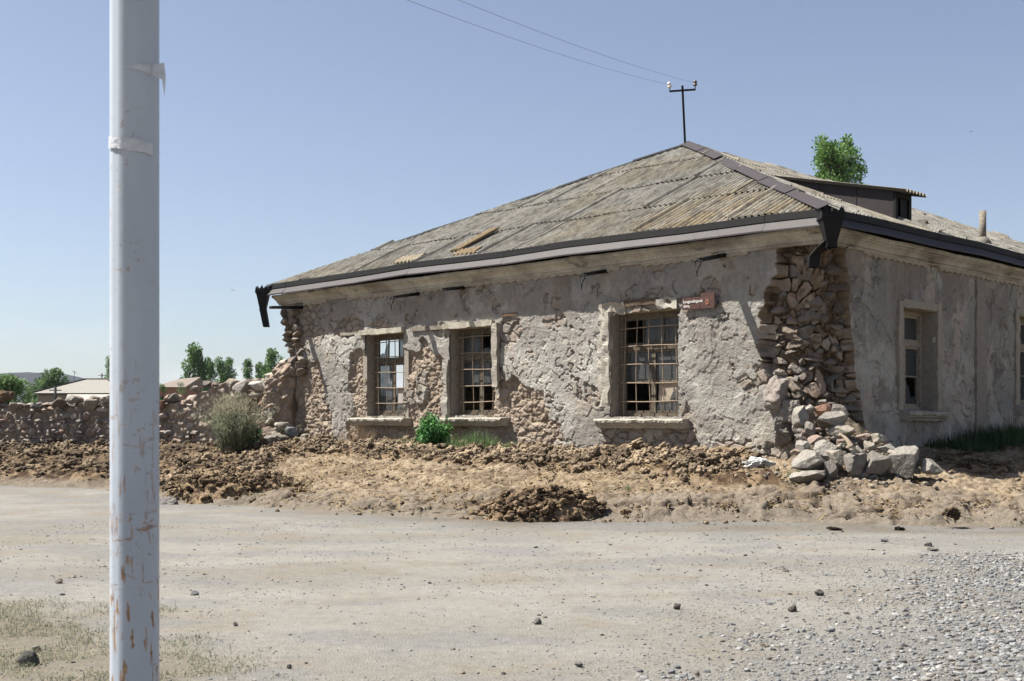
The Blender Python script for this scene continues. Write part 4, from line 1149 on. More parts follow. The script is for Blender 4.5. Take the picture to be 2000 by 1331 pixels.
P = C0 + US * (DS + UU)[..., None] + UF * VV[..., None]
Vv = np.concatenate([P, Pz[..., None]], -1).reshape(-1, 3)
m.add(Vv, grid_faces(60, 8), srgb(150, 142, 126)); m.add(Vv - UP * .014, grid_faces(60, 8)[:, ::-1], srgb(120, 112, 100))
m.build('dormer_roof', M_roof, dm0, True)
# --- vent pipe through the shaded slope
pb = rpt('r', 7.62, .28)
m = MB(); m.tube([pb - UP * .1, pb + UP * .80], .078, 14, srgb(150, 138, 120)); m.tube([pb - UP * .1, pb + UP * .10, pb + UP * .2], [.2, .17, .09], 14, srgb(140, 132, 118))
VENT = m.build('vent_pipe', M_roof, house, True)
# ================================================================== SIGN
sg = empty('street_sign', tuple(fpt(2.75, 3.86, .05)), 'small rusty red street name plate with white lettering beside the right-hand barred window', 'sign')
M_sign = vmat('rusty_red_enamel', .6, 18, .35, .1, 40, base=tuple(srgb(92, 62, 54)), spec=.3, gain=.6)
m = MB(); m.box(fpt(3.07, 3.80, .07), UF3 * -.44, NF3 * .02, UP * .235); m.build('name_plate', M_sign, sg)
m = MB(); m.box(fpt(2.62, 3.80, .075), UF3 * -.33, NF3 * .02, UP * .305); m.build('number_plate', M_sign, sg)
m = MB(); m.box(fpt(2.28, 3.86, .05), UF3 * -.05, NF3 * .04, UP * .09); m.build('bracket', M_dark, sg)
M_let = vmat('white_letter_paint', .7, 20, .08, base=(.7, .68, .64))
M_let2 = vmat('faded_letter_paint', .7, 20, .1, base=tuple(srgb(150, 104, 84)))
def lettering(name, txt, s, z, size, mat, o, bold=.0):
    c = bpy.data.curves.new(name, 'FONT'); c.body = txt; c.size = size; c.extrude = .002; c.offset = bold
    t = bpy.data.objects.new(name, c); SC.collection.objects.link(t)
    dg = bpy.context.evaluated_depsgraph_get()
    me = bpy.data.meshes.new_from_object(t.evaluated_get(dg))
    bpy.data.objects.remove(t, do_unlink=True)
    ob = bpy.data.objects.new(name, me); SC.collection.objects.link(ob)
    me.materials.clear(); me.materials.append(mat)
    ob.parent = sg
    p = Vector(fpt(s, z, o)) - Vector(sg.location)
    ob.matrix_local = Matrix(((-UF3[0], 0, NF3[0], p.x), (-UF3[1], 0, NF3[1], p.y), (0, 1, 0, p.z), (0, 0, 0, 1)))
    return ob
lettering('lettering', 'Նալբանդյան', 3.05, 3.93, .075, M_let, .096, .001)
lettering('lettering', 'փող.', 3.04, 3.845, .07, M_let, .096, .001)
lettering('lettering', '0', 2.50, 3.87, .15, M_let2, .101, .003)
# ================================================================== ROOF MAST AND WIRES
ma = apex + np.array([-.10, -.05, 0])
mast = empty('wire_mast', tuple(ma), 'thin dark iron mast with crossarm standing on the roof peak', 'mast')
tip = ma + np.array([-.08, 0, 1.62])
m = MB(); m.box(ma + np.array([-.027, -.027, -.1]), np.array([.054, 0, 0]), np.array([0, .054, 0]), tip - ma + UP * .1); m.build('pole', M_dark, mast)
ca = tip + np.array([0, -.03, -.14]); cd = np.array([.36, 0, .025])
m = MB(); m.box(ca - cd + np.array([0, -.025, -.02]), cd * 2, np.array([0, .05, 0]), UP * .045)
for sgn in (-1, 1): m.tube([ca + cd * sgn * .97, ca + cd * sgn * .97 + UP * .12], .014, 6)
m.build('crossarm', M_dark, mast)
ends = []
M_porc = vmat('porcelain', .35, 20, .1, base=(.62, .58, .52), spec=.5); M_porc2 = vmat('brown_porcelain', .35, 20, .1, base=tuple(srgb(80, 66, 58)), spec=.5)
for sgn, mt in ((-1, M_porc), (1, M_porc2)):
    c = ca + cd * sgn * .97 + UP * .10; m = MB()
    tl = np.array([-.025, 0, 0]) if sgn < 0 else np.zeros(3)
    zz_ = [0, .02, .045, .06, .085, .10, .13, .16]; rr_ = [.035, .062, .06, .042, .045, .058, .05, .02]
    m.tube([c + UP * q + tl * k / 7 for k, q in enumerate(zz_)], rr_, 12); m.build('insulator', mt, mast, True); ends.append(c + UP * .07 + np.array([0, -.06, 0]))
def wire(p0, p1, sag, r=.0024):
    t = np.linspace(0, 1, 60)[:, None]
    P = p0 + (p1 - p0) * t; P[:, 2] -= (4 * sag * t * (1 - t))[:, 0]
    m = MB(); m.tube(P, r, 5)
    return m.build('overhead_wire', M_dark, None, True, loc=tuple(p0))
for e, tgt, nm in ((ends[0], np.array([-2.48, 12.5, 6.50]), 'thin overhead wire running from the white insulator of the roof mast'), (ends[1], np.array([-2.12, 12.5, 6.62]), 'thin overhead wire running from the brown insulator of the roof mast')):
    tag(wire(e, tgt, .14), nm, 'wire')
# ================================================================== LOOSE ROOF BITS
def loose_sheet(s, q, L, wd, yaw, seed, label, colr):
    u = np.linspace(0, wd, 40); v = np.linspace(0, L, 12)
    UU, VV = np.meshgrid(u, v, indexing='ij')
    S = s + UU * math.cos(yaw) - VV * math.sin(yaw); Wd = UU * math.sin(yaw) + VV * math.cos(yaw)
    q_ = q + Wd / math.sqrt(1 + kf * kf); P = C0 + UF * S[..., None] + US * q_[..., None]
    zz = Z0 + (q_ - QE) * kf + .12 + .03 * np.cos(2 * math.pi * UU / PITCH) + .03 * (VV / L)
    Vv = np.concatenate([P, zz[..., None]], -1).reshape(-1, 3); k = len(Vv)
    F = grid_faces(40, 12)
    ii = np.arange(40 * 12).reshape(40, 12)
    rim = np.concatenate([ii[:, 0], ii[-1, 1:], ii[-2::-1, -1], ii[0, -2:0:-1]])
    side_ = np.stack([rim, np.roll(rim, -1), np.roll(rim, -1) + k, rim + k], -1)
    o = mk('broken_sheet', np.concatenate([Vv, Vv - UP * .014]), [F, F[:, ::-1] + k, side_], M_roof, None, True, np.broadcast_to(colr, (2 * k, 3)), loc=tuple(Vv[0]))
    tag(o, label, 'roof sheet')
loose_sheet(9.95, .22, 1.45, .38, .06, 1, 'narrow yellowish sheet fragment lying loose on the roof slope', srgb(170, 144, 100))
loose_sheet(11.15, -.12, .35, 1.0, .03, 2, 'short pale sheet fragment caught above the gutter, towards the roof\'s far end', srgb(176, 160, 128))
loose_sheet(9.0, -.16, .30, .8, .0, 3, 'small tan sheet sliver resting on the gutter below the yellowish fragment', srgb(168, 140, 100))
def stone_obj(name, p, size, seed, col, label, cat='stone', group=None, yaw=None, sub=4, planes=11, rough=.09, tilt=.25, mat=None):
    rngs = np.random.default_rng(seed + 9)
    Vr, Fr = rock(seed, sub, size, planes, rough, tilt)
    yaw = rngs.uniform(0, 6.28) if yaw is None else yaw
    c, s = math.cos(yaw), math.sin(yaw)
    Vr = np.stack([Vr[:, 0] * c - Vr[:, 1] * s, Vr[:, 0] * s + Vr[:, 1] * c, Vr[:, 2]], -1) + np.array(p)
    v = vn3(Vr * 7, seed)[:, None]
    cc = np.asarray(col) * (.88 + .24 * v)
    o = mk(name, Vr, Fr, mat or M_stone, None, rough > .2, cc, loc=tuple(p))
    return tag(o, label, cat, group)
stone_obj('stone', rpt('r', 5.75, .85, .10), (.34, .3, .2), 901, srgb(132, 124, 112), 'larger grey stone lying on the shaded roof slope above the gutter')
stone_obj('stone', rpt('r', 5.4, .22, .08), (.26, .22, .17), 902, srgb(120, 112, 102), 'smaller grey stone lying on the shaded roof slope right behind the gutter')
# ================================================================== RUBBLE AT THE BROKEN CORNER
FX, HY = 2350.0, 821.0
def pile_D(y): return float(np.interp(y, [788, 812, 850, 900, 945], [21.95, 21.7, 21.25, 20.75, 20.45]))
def from_view(x, y, D): return np.array([(x - 1000) / FX * D, D, 1.6 + (HY - y) / FX * D])
G = 'stones of the rubble heap at the broken corner'
gr_, pk_, tn_, dk_ = srgb(174, 166, 152), srgb(184, 158, 140), srgb(186, 174, 154), srgb(150, 141, 130)
RUB = [
 (1766, 903, 60, 58, gr_, 'largest squared grey block at the right end of the rubble heap', .5),
 (1670, 909, 42, 44, dk_, 'upright cube-shaped grey stone at the front of the rubble heap', .15),
 (1581, 903, 70, 44, gr_, 'big angular grey stone at the left front of the rubble heap', .3),
 (1577, 933, 64, 26, gr_, 'low flat stone on the ground below the big left stone of the rubble', .1),
 (1632, 893, 44, 28, tn_, 'tilted grey stone just left of the upright cube-shaped stone', None),
 (1711, 905, 52, 46, dk_, 'dark pitted stone between the upright cube and the largest block', None),
 (1615, 877, 58, 34, gr_, 'broad pitted stone on top of the big left stone of the rubble', .2),
 (1621, 822, 70, 34, gr_, 'long rounded slab lying near the top of the rubble heap', .3),
 (1643, 842, 54, 34, tn_, 'pale flat-topped block just below the long slab of the rubble', .4),
 (1641, 803, 42, 22, dk_, 'flat grey stone leaning on the wall behind the long slab', .2),
 (1605, 803, 32, 24, srgb(190, 142, 114), 'orange brick-like lump on top of the rubble heap', .2),
 (1609, 788, 20, 14, dk_, 'small dark stone perched on the orange lump', None),
 (1583, 800, 30, 18, gr_, 'thin grey stone left of the orange lump', .3),
 (1563, 818, 40, 46, gr_, 'steep triangular stone against the standing masonry at the heap\'s left', None),
 (1583, 842, 26, 36, dk_, 'dark leaning stone below the orange lump in the heap\'s hollow', None),
 (1697, 873, 30, 26, tn_, 'small pale faceted stone in the middle of the rubble heap', None),
 (1717, 860, 44, 20, tn_, 'pale flat stone on the heap behind the small faceted one', .2),
 (1688, 856, 34, 18, pk_, 'pinkish flat stone beside the bone on the rubble heap', .2),
 (1729, 877, 34, 14, gr_, 'thin slab just above the largest block of the rubble', .1),
 (1815, 912, 44, 28, gr_, 'wedge-shaped stone lying alone right of the largest block', .3),
 (1594, 862, 34, 20, pk_, 'pinkish stone above the broad pitted stone of the rubble', None),
 (1571, 874, 36, 28, gr_, 'grey stone between the standing masonry and the broad pitted stone', None),
 (1622, 921, 30, 40, dk_, 'dark stone wedged between the big left stone and the upright cube', None),
 (1676, 882, 30, 20, gr_, 'small stone directly above the upright cube', None),
 (1561, 861, 20, 14, dk_, 'small dark stone in the hollow beside the standing masonry', None),
 (1745, 886, 30, 14, tn_, 'flat chip behind the top edge of the largest block', None),
]
for i, (x, y, w, h, c, lab, yaw) in enumerate(RUB):
    D = pile_D(y); s = D / FX
    p = from_view(x, y, D)
    stone_obj('rubble_stone', p, (w * s * 1.08, w * s * .85, h * s * 1.08), 1000 + i * 7, c * 1.05, lab, 'stone', G, yaw, 4, 12, .04, .22)
rg = np.random.default_rng(8)
for i in range(130):
    x = rg.uniform(1552, 1800); y = rg.uniform(815, 935)
    if (x - 1560) / 235 > (y - 805) / 95: continue
    D = pile_D(y) + .06; s = D / FX; w = rg.uniform(8, 26)
    p = from_view(x, y + 7, D)
    stone_obj('rubble_stone', p, (w * s, w * s * .8, w * s * .65), 1300 + i, [gr_, pk_, tn_, dk_][int(rg.integers(4))] * rg.uniform(.85, 1.05), 'small stone chip filling a gap of the rubble heap', 'stone', G, None, 3)
r_ = np.random.default_rng(12); n_ = 900
x_, y_ = r_.normal(6.0, .75, n_), r_.normal(21.1, .55, n_)
ok_ = (y_ < wall_line(x_) - .1) & (y_ > 20.0); x_, y_ = x_[ok_], y_[ok_]
s_ = .02 + .09 * r_.random(len(x_)) ** 3
tag(scatter('rubble_crumbs', np.stack([x_, y_, ground_z(x_, y_)], -1), s_, lerp(srgb(150, 138, 122), srgb(188, 174, 152), r_.random(len(x_))[:, None]), M_stone, 2, .7, 12, 880, smooth=False, planes=10, rough=.08), 'crumbled mortar and stone chips between the fallen corner stones', 'rubble', kind='stuff')
# a bare bone lying on the heap
pb_ = from_view(1646, 852, 20.9)
m = MB()
q0, q1 = from_view(1640, 850, 20.75), from_view(1664, 876, 20.55)
t = np.linspace(0, 1, 12); mid_ = q0 + (q1 - q0) * t[:, None] + UP * (.05 * np.sin(t * math.pi))[:, None]
m.tube(mid_, .022 + .035 * t ** 2 + .012 * (t < .1), 9, srgb(190, 172, 150))
Vr, Fr = rock(55, 3, (.15, .12, .11), 14, .05); m.add(Vr + q1, Fr, srgb(200, 190, 176)); m.add(Vr * .6 + q1 + np.array([-.07, 0, .02]), Fr, srgb(190, 172, 150)); m.add(Vr * .42 + q0, Fr, srgb(188, 172, 152))
tag(m.build('bone', M_cloth, None, True, loc=tuple(pb_)), 'pale animal bone lying on the rubble heap', 'bone')
# ================================================================== STONES AT THE HOUSE'S FAR CORNER
G2 = 'fallen stones at the far corner of the house'
LFT = [
 (501, 885, 28, 26, tn_ * 1.1, 'pale angular stone at the left foot of the far-corner heap'), (529, 885, 28, 22, pk_, 'pinkish stone beside the pale one at the heap foot'),
 (551, 880, 26, 15, tn_ * 1.1, 'flat pale stone at the front of the far-corner heap'), (527, 863, 32, 22, dk_ * 1.1, 'rough brown stone in the middle of the far-corner heap'),
 (525, 847, 30, 24, pk_, 'smooth pink stone on the left of the far-corner heap'), (542, 850, 26, 13, tn_ * 1.1, 'small pale slab next to the smooth pink stone'),
 (500, 868, 24, 14, dk_, 'dark stone half buried under the shrub'), (570, 845, 24, 20, srgb(140, 144, 152), 'blue grey stone leaning on the mud pier'),
 (593, 866, 26, 20, gr_, 'grey stone standing apart at the right of the far-corner heap'), (593, 853, 14, 9, tn_, 'small pale stone above the one standing apart'),
 (554, 859, 22, 16, dk_, 'dark stone behind the flat pale stone'), (550, 833, 32, 15, tn_, 'tan slab across the upper part of the far-corner heap'),
 (526, 803, 24, 15, dk_, 'dark round stone under the reddish stone in the wall gap'), (520, 787, 28, 16, srgb(172, 124, 100), 'reddish rounded stone at the top of the wall gap'),
 (533, 810, 30, 22, gr_, 'square grey stone stacked in the wall gap'), (528, 824, 20, 14, tn_, 'small tan stone low in the wall gap'), (541, 838, 16, 10, gr_, 'tiny grey stone under the tan slab'), (513, 832, 18, 16, pk_, 'small rosy stone between shrub and tan slab'),
]
for i, (x, y, w, h, c, lab) in enumerate(LFT):
    D = float(np.interp(y, [780, 850, 890], [33.9, 32.9, 32.0])); s = D / FX
    stone_obj('fallen_stone', from_view(x, y, D), (w * s * 1.1, w * s * .95, h * s * 1.15), 1500 + i * 3, c, lab, 'stone', G2, None, 3, 10, .08, .2)
# ================================================================== BOUNDARY WALL OF FIELD STONES
M_fstone = vmat('field_wall_stone', 0.92, 14, 0.28, 0.8, 30, spec=0.1, gain=.84, sat=.68, grain=60)
bw = empty('boundary_wall', (-12, 34.3, .7), 'crumbling dry stone boundary wall joined by mud, running from the house to the left', 'wall')
def wtop(x):        # wall-top height along X
    return np.interp(x, [-18, -14.4, -13, -11.5, -10.4, -9.8, -9.2, -8.6, -8.0, -7.2, -6.5], [2.08, 2.1, 2.16, 2.14, 2.1, 2.22, 2.42, 2.72, 2.84, 2.86, 2.95])
wY = lambda x: 34.25 + np.maximum(0, -6.5 - np.asarray(x, float)) * .36
m = MB()
rg = np.random.default_rng(31)
z = .45
while z < 2.2:
    h = rg.uniform(.13, .23); x = -19.0 + rg.uniform(0, .3)
    while x < -9.2:
        w = rg.uniform(.12, .34) if z < 1.6 else rg.uniform(.2, .46)
        if z + h * .35 < float(wtop(x + w / 2)) + rg.uniform(-.08, .1):
            pal = [srgb(150, 132, 118), srgb(160, 144, 128), srgb(128, 120, 114), srgb(166, 136, 116), srgb(146, 134, 122), srgb(176, 162, 144)]
            c = pal[int(rg.integers(6))] * rg.uniform(.82, 1.08)
            add_rock(m, np.array([x + w / 2, wY(x) - .12 + rg.uniform(-.07, .07), z + h / 2]), (w * 1.16, rg.uniform(.35, .5), h * 1.14), int(rg.integers(1e6)), c, -.345 + rg.uniform(-.15, .15), 3, 13, .05, .14)
        x += w * .95
    z += h * .88
m.build('stonework', M_fstone, bw, False)
# mud-bound stretch next to the house, and the mud backing of the whole wall
xs_ = np.arange(-19.5, -6.2, .03); zs_ = np.arange(.4, 2.95, .03)
X, Zg = np.meshgrid(xs_, zs_, indexing='ij')
top = wtop(X) + (fbm(X * 2.2, X * 0 + 1.3, 3, 401) - .5) * .3 - .12
mudpart = sstep(-10.3, -9.6, X + (fbm(X * 1.5, Zg * 1.5, 3, 402) - .5) * 1.4)
a1, a2, acid = vor(X * 5 + fbm(X * 4, Zg * 4, 2, 404), Zg * 6.5, 403)
h_ = .06 * (acid - .4) + .08 * (1 - a1) + (fbm(X * 6, Zg * 6, 4, 405) - .5) * .14 + (fbm(X * 1.5, Zg * 1.5, 3, 406) - .5) * .2
yf = wY(X) - lerp(.17, .24, mudpart) - h_ * lerp(.5, 1, mudpart)
# shaded niche below the timber
nic = np.minimum.reduce([X + 7.72, -6.75 - X, Zg - 1.75, 2.22 - Zg]) + (fbm(X * 4, Zg * 4, 3, 407) - .5) * .12
yf = yf + sstep(0, .06, nic) * .35
Zc = np.minimum(Zg, top)
yb = np.where(Zg > top, wY(X) - .25 + .55 * np.clip((Zg - top) / .3, 0, 1), yf)
V = np.stack([X, yb, Zc], -1).reshape(-1, 3)
cm = lerp(srgb(150, 130, 108), srgb(176, 156, 134), fbm(X * 4, Zg * 4, 4, 408)[..., None])
cm = lerp(srgb(136, 120, 104), cm, mudpart[..., None]); 
sc_ = sstep(.62, .66, acid)[..., None] * mudpart[..., None]
cm = lerp(cm, stone_col(acid * 1.0 % 1), sc_ * .7)
mk('mud_infill', V, grid_faces(len(xs_), len(zs_)), M_mudwall, bw, True, cm.reshape(-1, 3))
m = MB(); m.box(np.array([-19.5, 34.45 + 4.68, .3]), np.array([13.1, -4.68, 0]), np.array([0, .3, 0]), UP * 1.6, srgb(130, 112, 94)); m.build('backing', M_mudwall, bw)
# mud pier still standing against the house corner
th = np.linspace(0, 2 * math.pi, 70); zz_ = np.arange(.5, 3.42, .03)
T, Zg = np.meshgrid(th, zz_, indexing='ij')
px_ = np.interp(Zg, [.5, 1.2, 2.6, 3.0, 3.4], [-6.68, -6.60, -6.42, -6.30, -6.16]); rx_ = np.interp(Zg, [.5, 1.2, 2.6, 2.95, 3.2, 3.42], [.62, .46, .42, .40, .26, .02])
sq = 1 / np.maximum(np.abs(np.cos(T)), np.abs(np.sin(T))) ** .7
lum = 1 + (fbm(T * 2.5 / 1.0, Zg * 3, 4, 411) - .5) * .5 + (fbm(np.cos(T) * 4 + 9, Zg * 9 + np.sin(T) * 3, 4, 412, .65) - .5) * .5
X = px_ + rx_ * sq * lum * np.cos(T); Yp = 33.95 + .5 * sq * lum * np.sin(T) * np.clip(rx_ / .4, .1, 1.2)
cm = lerp(srgb(148, 124, 100), srgb(178, 154, 130), fbm(T * 3, Zg * 4, 3, 413)[..., None])
mk('mud_pier', np.stack([X, Yp, Zg], -1).reshape(-1, 3), grid_faces(70, len(zz_)), M_mudwall, bw, True, cm.reshape(-1, 3))
m = MB(); m.tube([np.array([-7.75, 33.86, 2.24]), np.array([-7.2, 33.84, 2.28]), np.array([-6.7, 33.84, 2.36])], [.085, .09, .08], 10, srgb(176, 158, 132)); m.build('timber_beam', M_wood, bw, True)
m = MB()
for x, y, w, h, c in [(474, 757, 36, 30, dk_), (499, 757, 34, 22, gr_), (520, 757, 30, 22, dk_), (531, 738, 26, 22, tn_), (548, 728, 30, 30, pk_), (560, 716, 22, 24, tn_), (538, 752, 30, 18, dk_)]:
    D = 34.0; s = D / FX
    add_rock(m, from_view(x, y, D), (w * s * 1.1, .45, h * s * 1.1), int(x * 7 + y), c, .1, 3, 13, .05)
m.build('stonework', M_fstone, bw, False)
# loose stones along the top of the wall
labs = ['pale wide stone', 'dark angular stone', 'brownish stone', 'flat grey stone', 'ruddy stone', 'rounded tan stone']
tops = [(115, 783, 46, 26, 2), (70, 792, 30, 22, 1), (178, 786, 40, 30, 0), (142, 779, 34, 20, 3), (28, 790, 32, 22, 5), (205, 778, 30, 18, 5), (340, 773, 36, 26, 1), (379, 757, 26, 18, 3), (404, 747, 24, 18, 1), (420, 749, 18, 16, 2), (318, 786, 30, 20, 4), (455, 747, 28, 20, 0)]
where = ['below the ridge of the far hipped house', 'at the foot of the left bushy tree', 'just left of the pole', 'under the lean-to roof', 'below the straw clump', 'touching the pole\'s left edge', 'in front of the brick house', 'at the foot of the tall poplar', 'right of the tall poplar\'s foot', 'below the middle poplars', 'just right of the pole', 'below the young poplar pair']
for i, (x, y, w, h, k) in enumerate(tops):
    D = 34.15 + max(0., (520 - x) / 520) * 3.0; s = D / FX
    c = [tn_, dk_, srgb(150, 128, 110), gr_, srgb(168, 128, 104), tn_][k]
    stone_obj('loose_stone', from_view(x, y + 4, D), (w * s * .68, .32, h * s * .8), 1700 + i, c * .95, labs[k] + ' loose on the wall top ' + where[i], 'stone', 'loose stones on the wall top', .1 * i, 3)
# straw clump on the wall
m = MB(); Vr, Fr = rock(71, 4, (.75, .5, .42), 18, .25); m.add(Vr + from_view(6, 776, 37.6), Fr, srgb(132, 104, 70))
tag(m.build('straw_clump', M_mud, None, True, loc=tuple(from_view(6, 776, 37.6))), 'brown clump of old straw on the left end of the stone wall', 'straw clump')
# ================================================================== MANURE HEAPS
def heap(cx, cy, rx, ry, h, seed, label, dark):
    u = np.linspace(-1.15, 1.15, 120)
    A_, B_ = np.meshgrid(u, u, indexing='ij')
    r = np.hypot(A_, B_) + (fbm(A_ * 2.5, B_ * 2.5, 3, seed) - .5) * .5
    X = cx + A_ * rx; Y = cy + B_ * ry
    f1, f2, cid = vor(X * 4.2, Y * 4.2 + fbm(X * 3, Y * 3, 2, seed + 3), seed + 1)
    z = h * np.clip(1 - r ** 2, 0, 1) ** .9 * (.55 + .9 * fbm(X * 1.6, Y * 1.6, 3, seed + 7)) + sstep(1.05, .8, r) * (.05 * (cid - .3) * sstep(.8, .2, f1) + (fbm(X * 9, Y * 9, 4, seed + 2, .6) - .5) * .14)
    Z = ground_z(X, Y) - .06 + z
    c = lerp(srgb(92, 70, 50), srgb(164, 132, 88), sstep(.38, .60, fbm(X * 3, Y * 3, 4, seed + 5))[..., None]) * dark
    V = np.stack([X, Y, Z], -1).reshape(-1, 3)
    m = MB(); m.add(V, grid_faces(120, 120), c.reshape(-1, 3))
    r2 = np.random.default_rng(seed)
    for k in range(800):
        a, rr_ = r2.uniform(0, 6.28), r2.uniform(0, 1) ** .6 * (1 + .45 * (r2.random() < .3))
        x, y = cx + rr_ * rx * math.cos(a), cy + rr_ * ry * math.sin(a); s = .02 + .20 * r2.random() ** 4
        zz = gz(x, y) + h * max(0, 1 - rr_ ** 2) ** .6
        add_rock(m, np.array([x, y, zz]), (s, s * .9, s * .7), int(r2.integers(1e6)), lerp(srgb(88, 66, 46), srgb(170, 138, 92), r2.random()) * dark, r2.uniform(0, 6), 2, 7, .6)
    a = r2.uniform(0, 6.28, 160); q = r2.random(160) ** .5
    px_, py_ = cx + q * rx * np.cos(a), cy + q * ry * np.sin(a)
    for k in range(160):
        zz = gz(px_[k], py_[k]) + h * max(0, 1 - q[k] ** 2) ** .9 + .02
        d = np.array([r2.normal(), r2.normal(), r2.normal() * .4]); d = d / np.linalg.norm(d) * r2.uniform(.04, .13)
        m.tube(np.array([[px_[k], py_[k], zz] - d, [px_[k], py_[k], zz] + d]), .005, 3, srgb(212, 186, 134))
    return tag(m.build('manure_heap', M_mud, None, True, loc=(cx, cy, gz(cx, cy))), label, 'manure heap')
heap(.47, 19.55, 1.02, .6, .38, 601, 'small dark brown manure heap alone at the road edge', .92)
heap(-5.45, 23.7, 1.25, .8, .36, 602, 'long dark manure heap right of the pole at the road bend', .95)
# ================================================================== SINGLE STONES AND LITTER ON THE ROAD
ROAD = [(380, 1155, 17, 9, srgb(150, 150, 150), 'smooth grey pebble on the pale road right of the pole'), (115, 1139, 14, 9, srgb(132, 118, 104), 'small brown stone on the road left of the pole'),
 (55, 1287, 46, 30, srgb(110, 106, 98), 'grey rock darkened for shade among the weeds near the road'), (72, 1266, 18, 12, srgb(170, 160, 146), 'small tan stone behind the shade-darkened grey rock'),  # shade on the rock among the weeds is put into its dark colour
 (1696, 1019, 24, 7, srgb(150, 152, 158), 'flat bluish stone at the edge of the cracked verge'), (1728, 1055, 16, 7, srgb(150, 148, 146), 'flat grey stone on the road below the bluish one'),
 (1815, 1063, 18, 9, srgb(120, 118, 114), 'dark stone at the top of the gravel patch'), (1823, 1071, 20, 7, srgb(126, 120, 110), 'flatter brownish stone beside the dark one by the gravel'),
 (1600, 1158, 20, 12, srgb(110, 104, 96), 'crumbly dark lump on the road left of the gravel'), (1050, 1216, 16, 13, srgb(128, 124, 118), 'grey stone on the open road in front of the manure heap'),
 (1322, 1182, 14, 12, srgb(104, 98, 90), 'dark upright lump on the road'), (1312, 1309, 16, 10, srgb(150, 150, 152), 'grey pebble low on the open road'), (1131, 1300, 18, 8, srgb(120, 118, 118), 'dark flat pebble low on the open road'),
 (1548, 1187, 18, 13, srgb(112, 106, 98), 'dark lump on the road right of the upright one'), (460, 1220, 9, 8, srgb(104, 98, 92), 'small dark stone by the weeds right of the pole'), (565, 1306, 10, 9, srgb(110, 106, 100), 'small dark stone near the weed tuft')]
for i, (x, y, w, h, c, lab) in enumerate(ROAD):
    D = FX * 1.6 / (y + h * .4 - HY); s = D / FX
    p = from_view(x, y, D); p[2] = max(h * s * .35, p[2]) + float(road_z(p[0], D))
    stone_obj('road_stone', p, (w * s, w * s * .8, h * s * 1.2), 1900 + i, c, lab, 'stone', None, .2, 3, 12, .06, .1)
stone_obj('stone', np.array([-6.62, 23.0, gz(-6.62, 23.0) + .04]), (.5, .4, .32), 1950, srgb(150, 142, 136), 'large grey stone at the foot of the long manure heap', 'stone')
stone_obj('stone', np.array([-8.95, 25.6, gz(-8.95, 25.6) + .05]), (.36, .3, .2), 1951, srgb(196, 188, 178), 'whitish flat stone on the road edge left of the pole', 'stone')
stone_obj('manure_lump', np.array([1.55 + 5.0, 17.95, .22 + .0]), (.30, .26, .2), 1952, srgb(92, 72, 50), 'dark manure lump lying alone on the right verge', 'manure', None, None, 4, 9, .4, mat=M_mud)
for x, y, w, lab in ((1630, 1037, 34, 'dark curled scrap on the road edge below the rubble'), (1757, 1036, 22, 'short dark brown scrap right of the curled one')):
    D = FX * 1.6 / (y - HY); p = from_view(x, y, D); L = w * D / FX; p[2] = .02
    stone_obj('scrap', p, (L, .10, .07), int(x), srgb(62, 52, 44), lab, 'scrap', None, .1, 4, 9, .3, .1, M_mud)
# white plastic bag on the manure by the rubble
c_ = np.array([4.42, 21.55, gz(4.42, 21.55) + .12]); Vr, Fr = ICO[4]
f = 1 + (vn3(Vr * 2.4, 5) - .5)[:, None] * 1.3 + (vn3(Vr * 6, 6) - .5)[:, None] * .5
Vr = Vr * f * np.array([.21, .12, .075]); Vr[:, 2] -= .05 * sstep(.05, .25, np.abs(Vr[:, 0])) ; 
tag(mk('plastic_bag', Vr + c_, Fr, M_plast, None, False, None, loc=tuple(c_)), 'crumpled white plastic bag on the manure near the rubble', 'plastic bag')
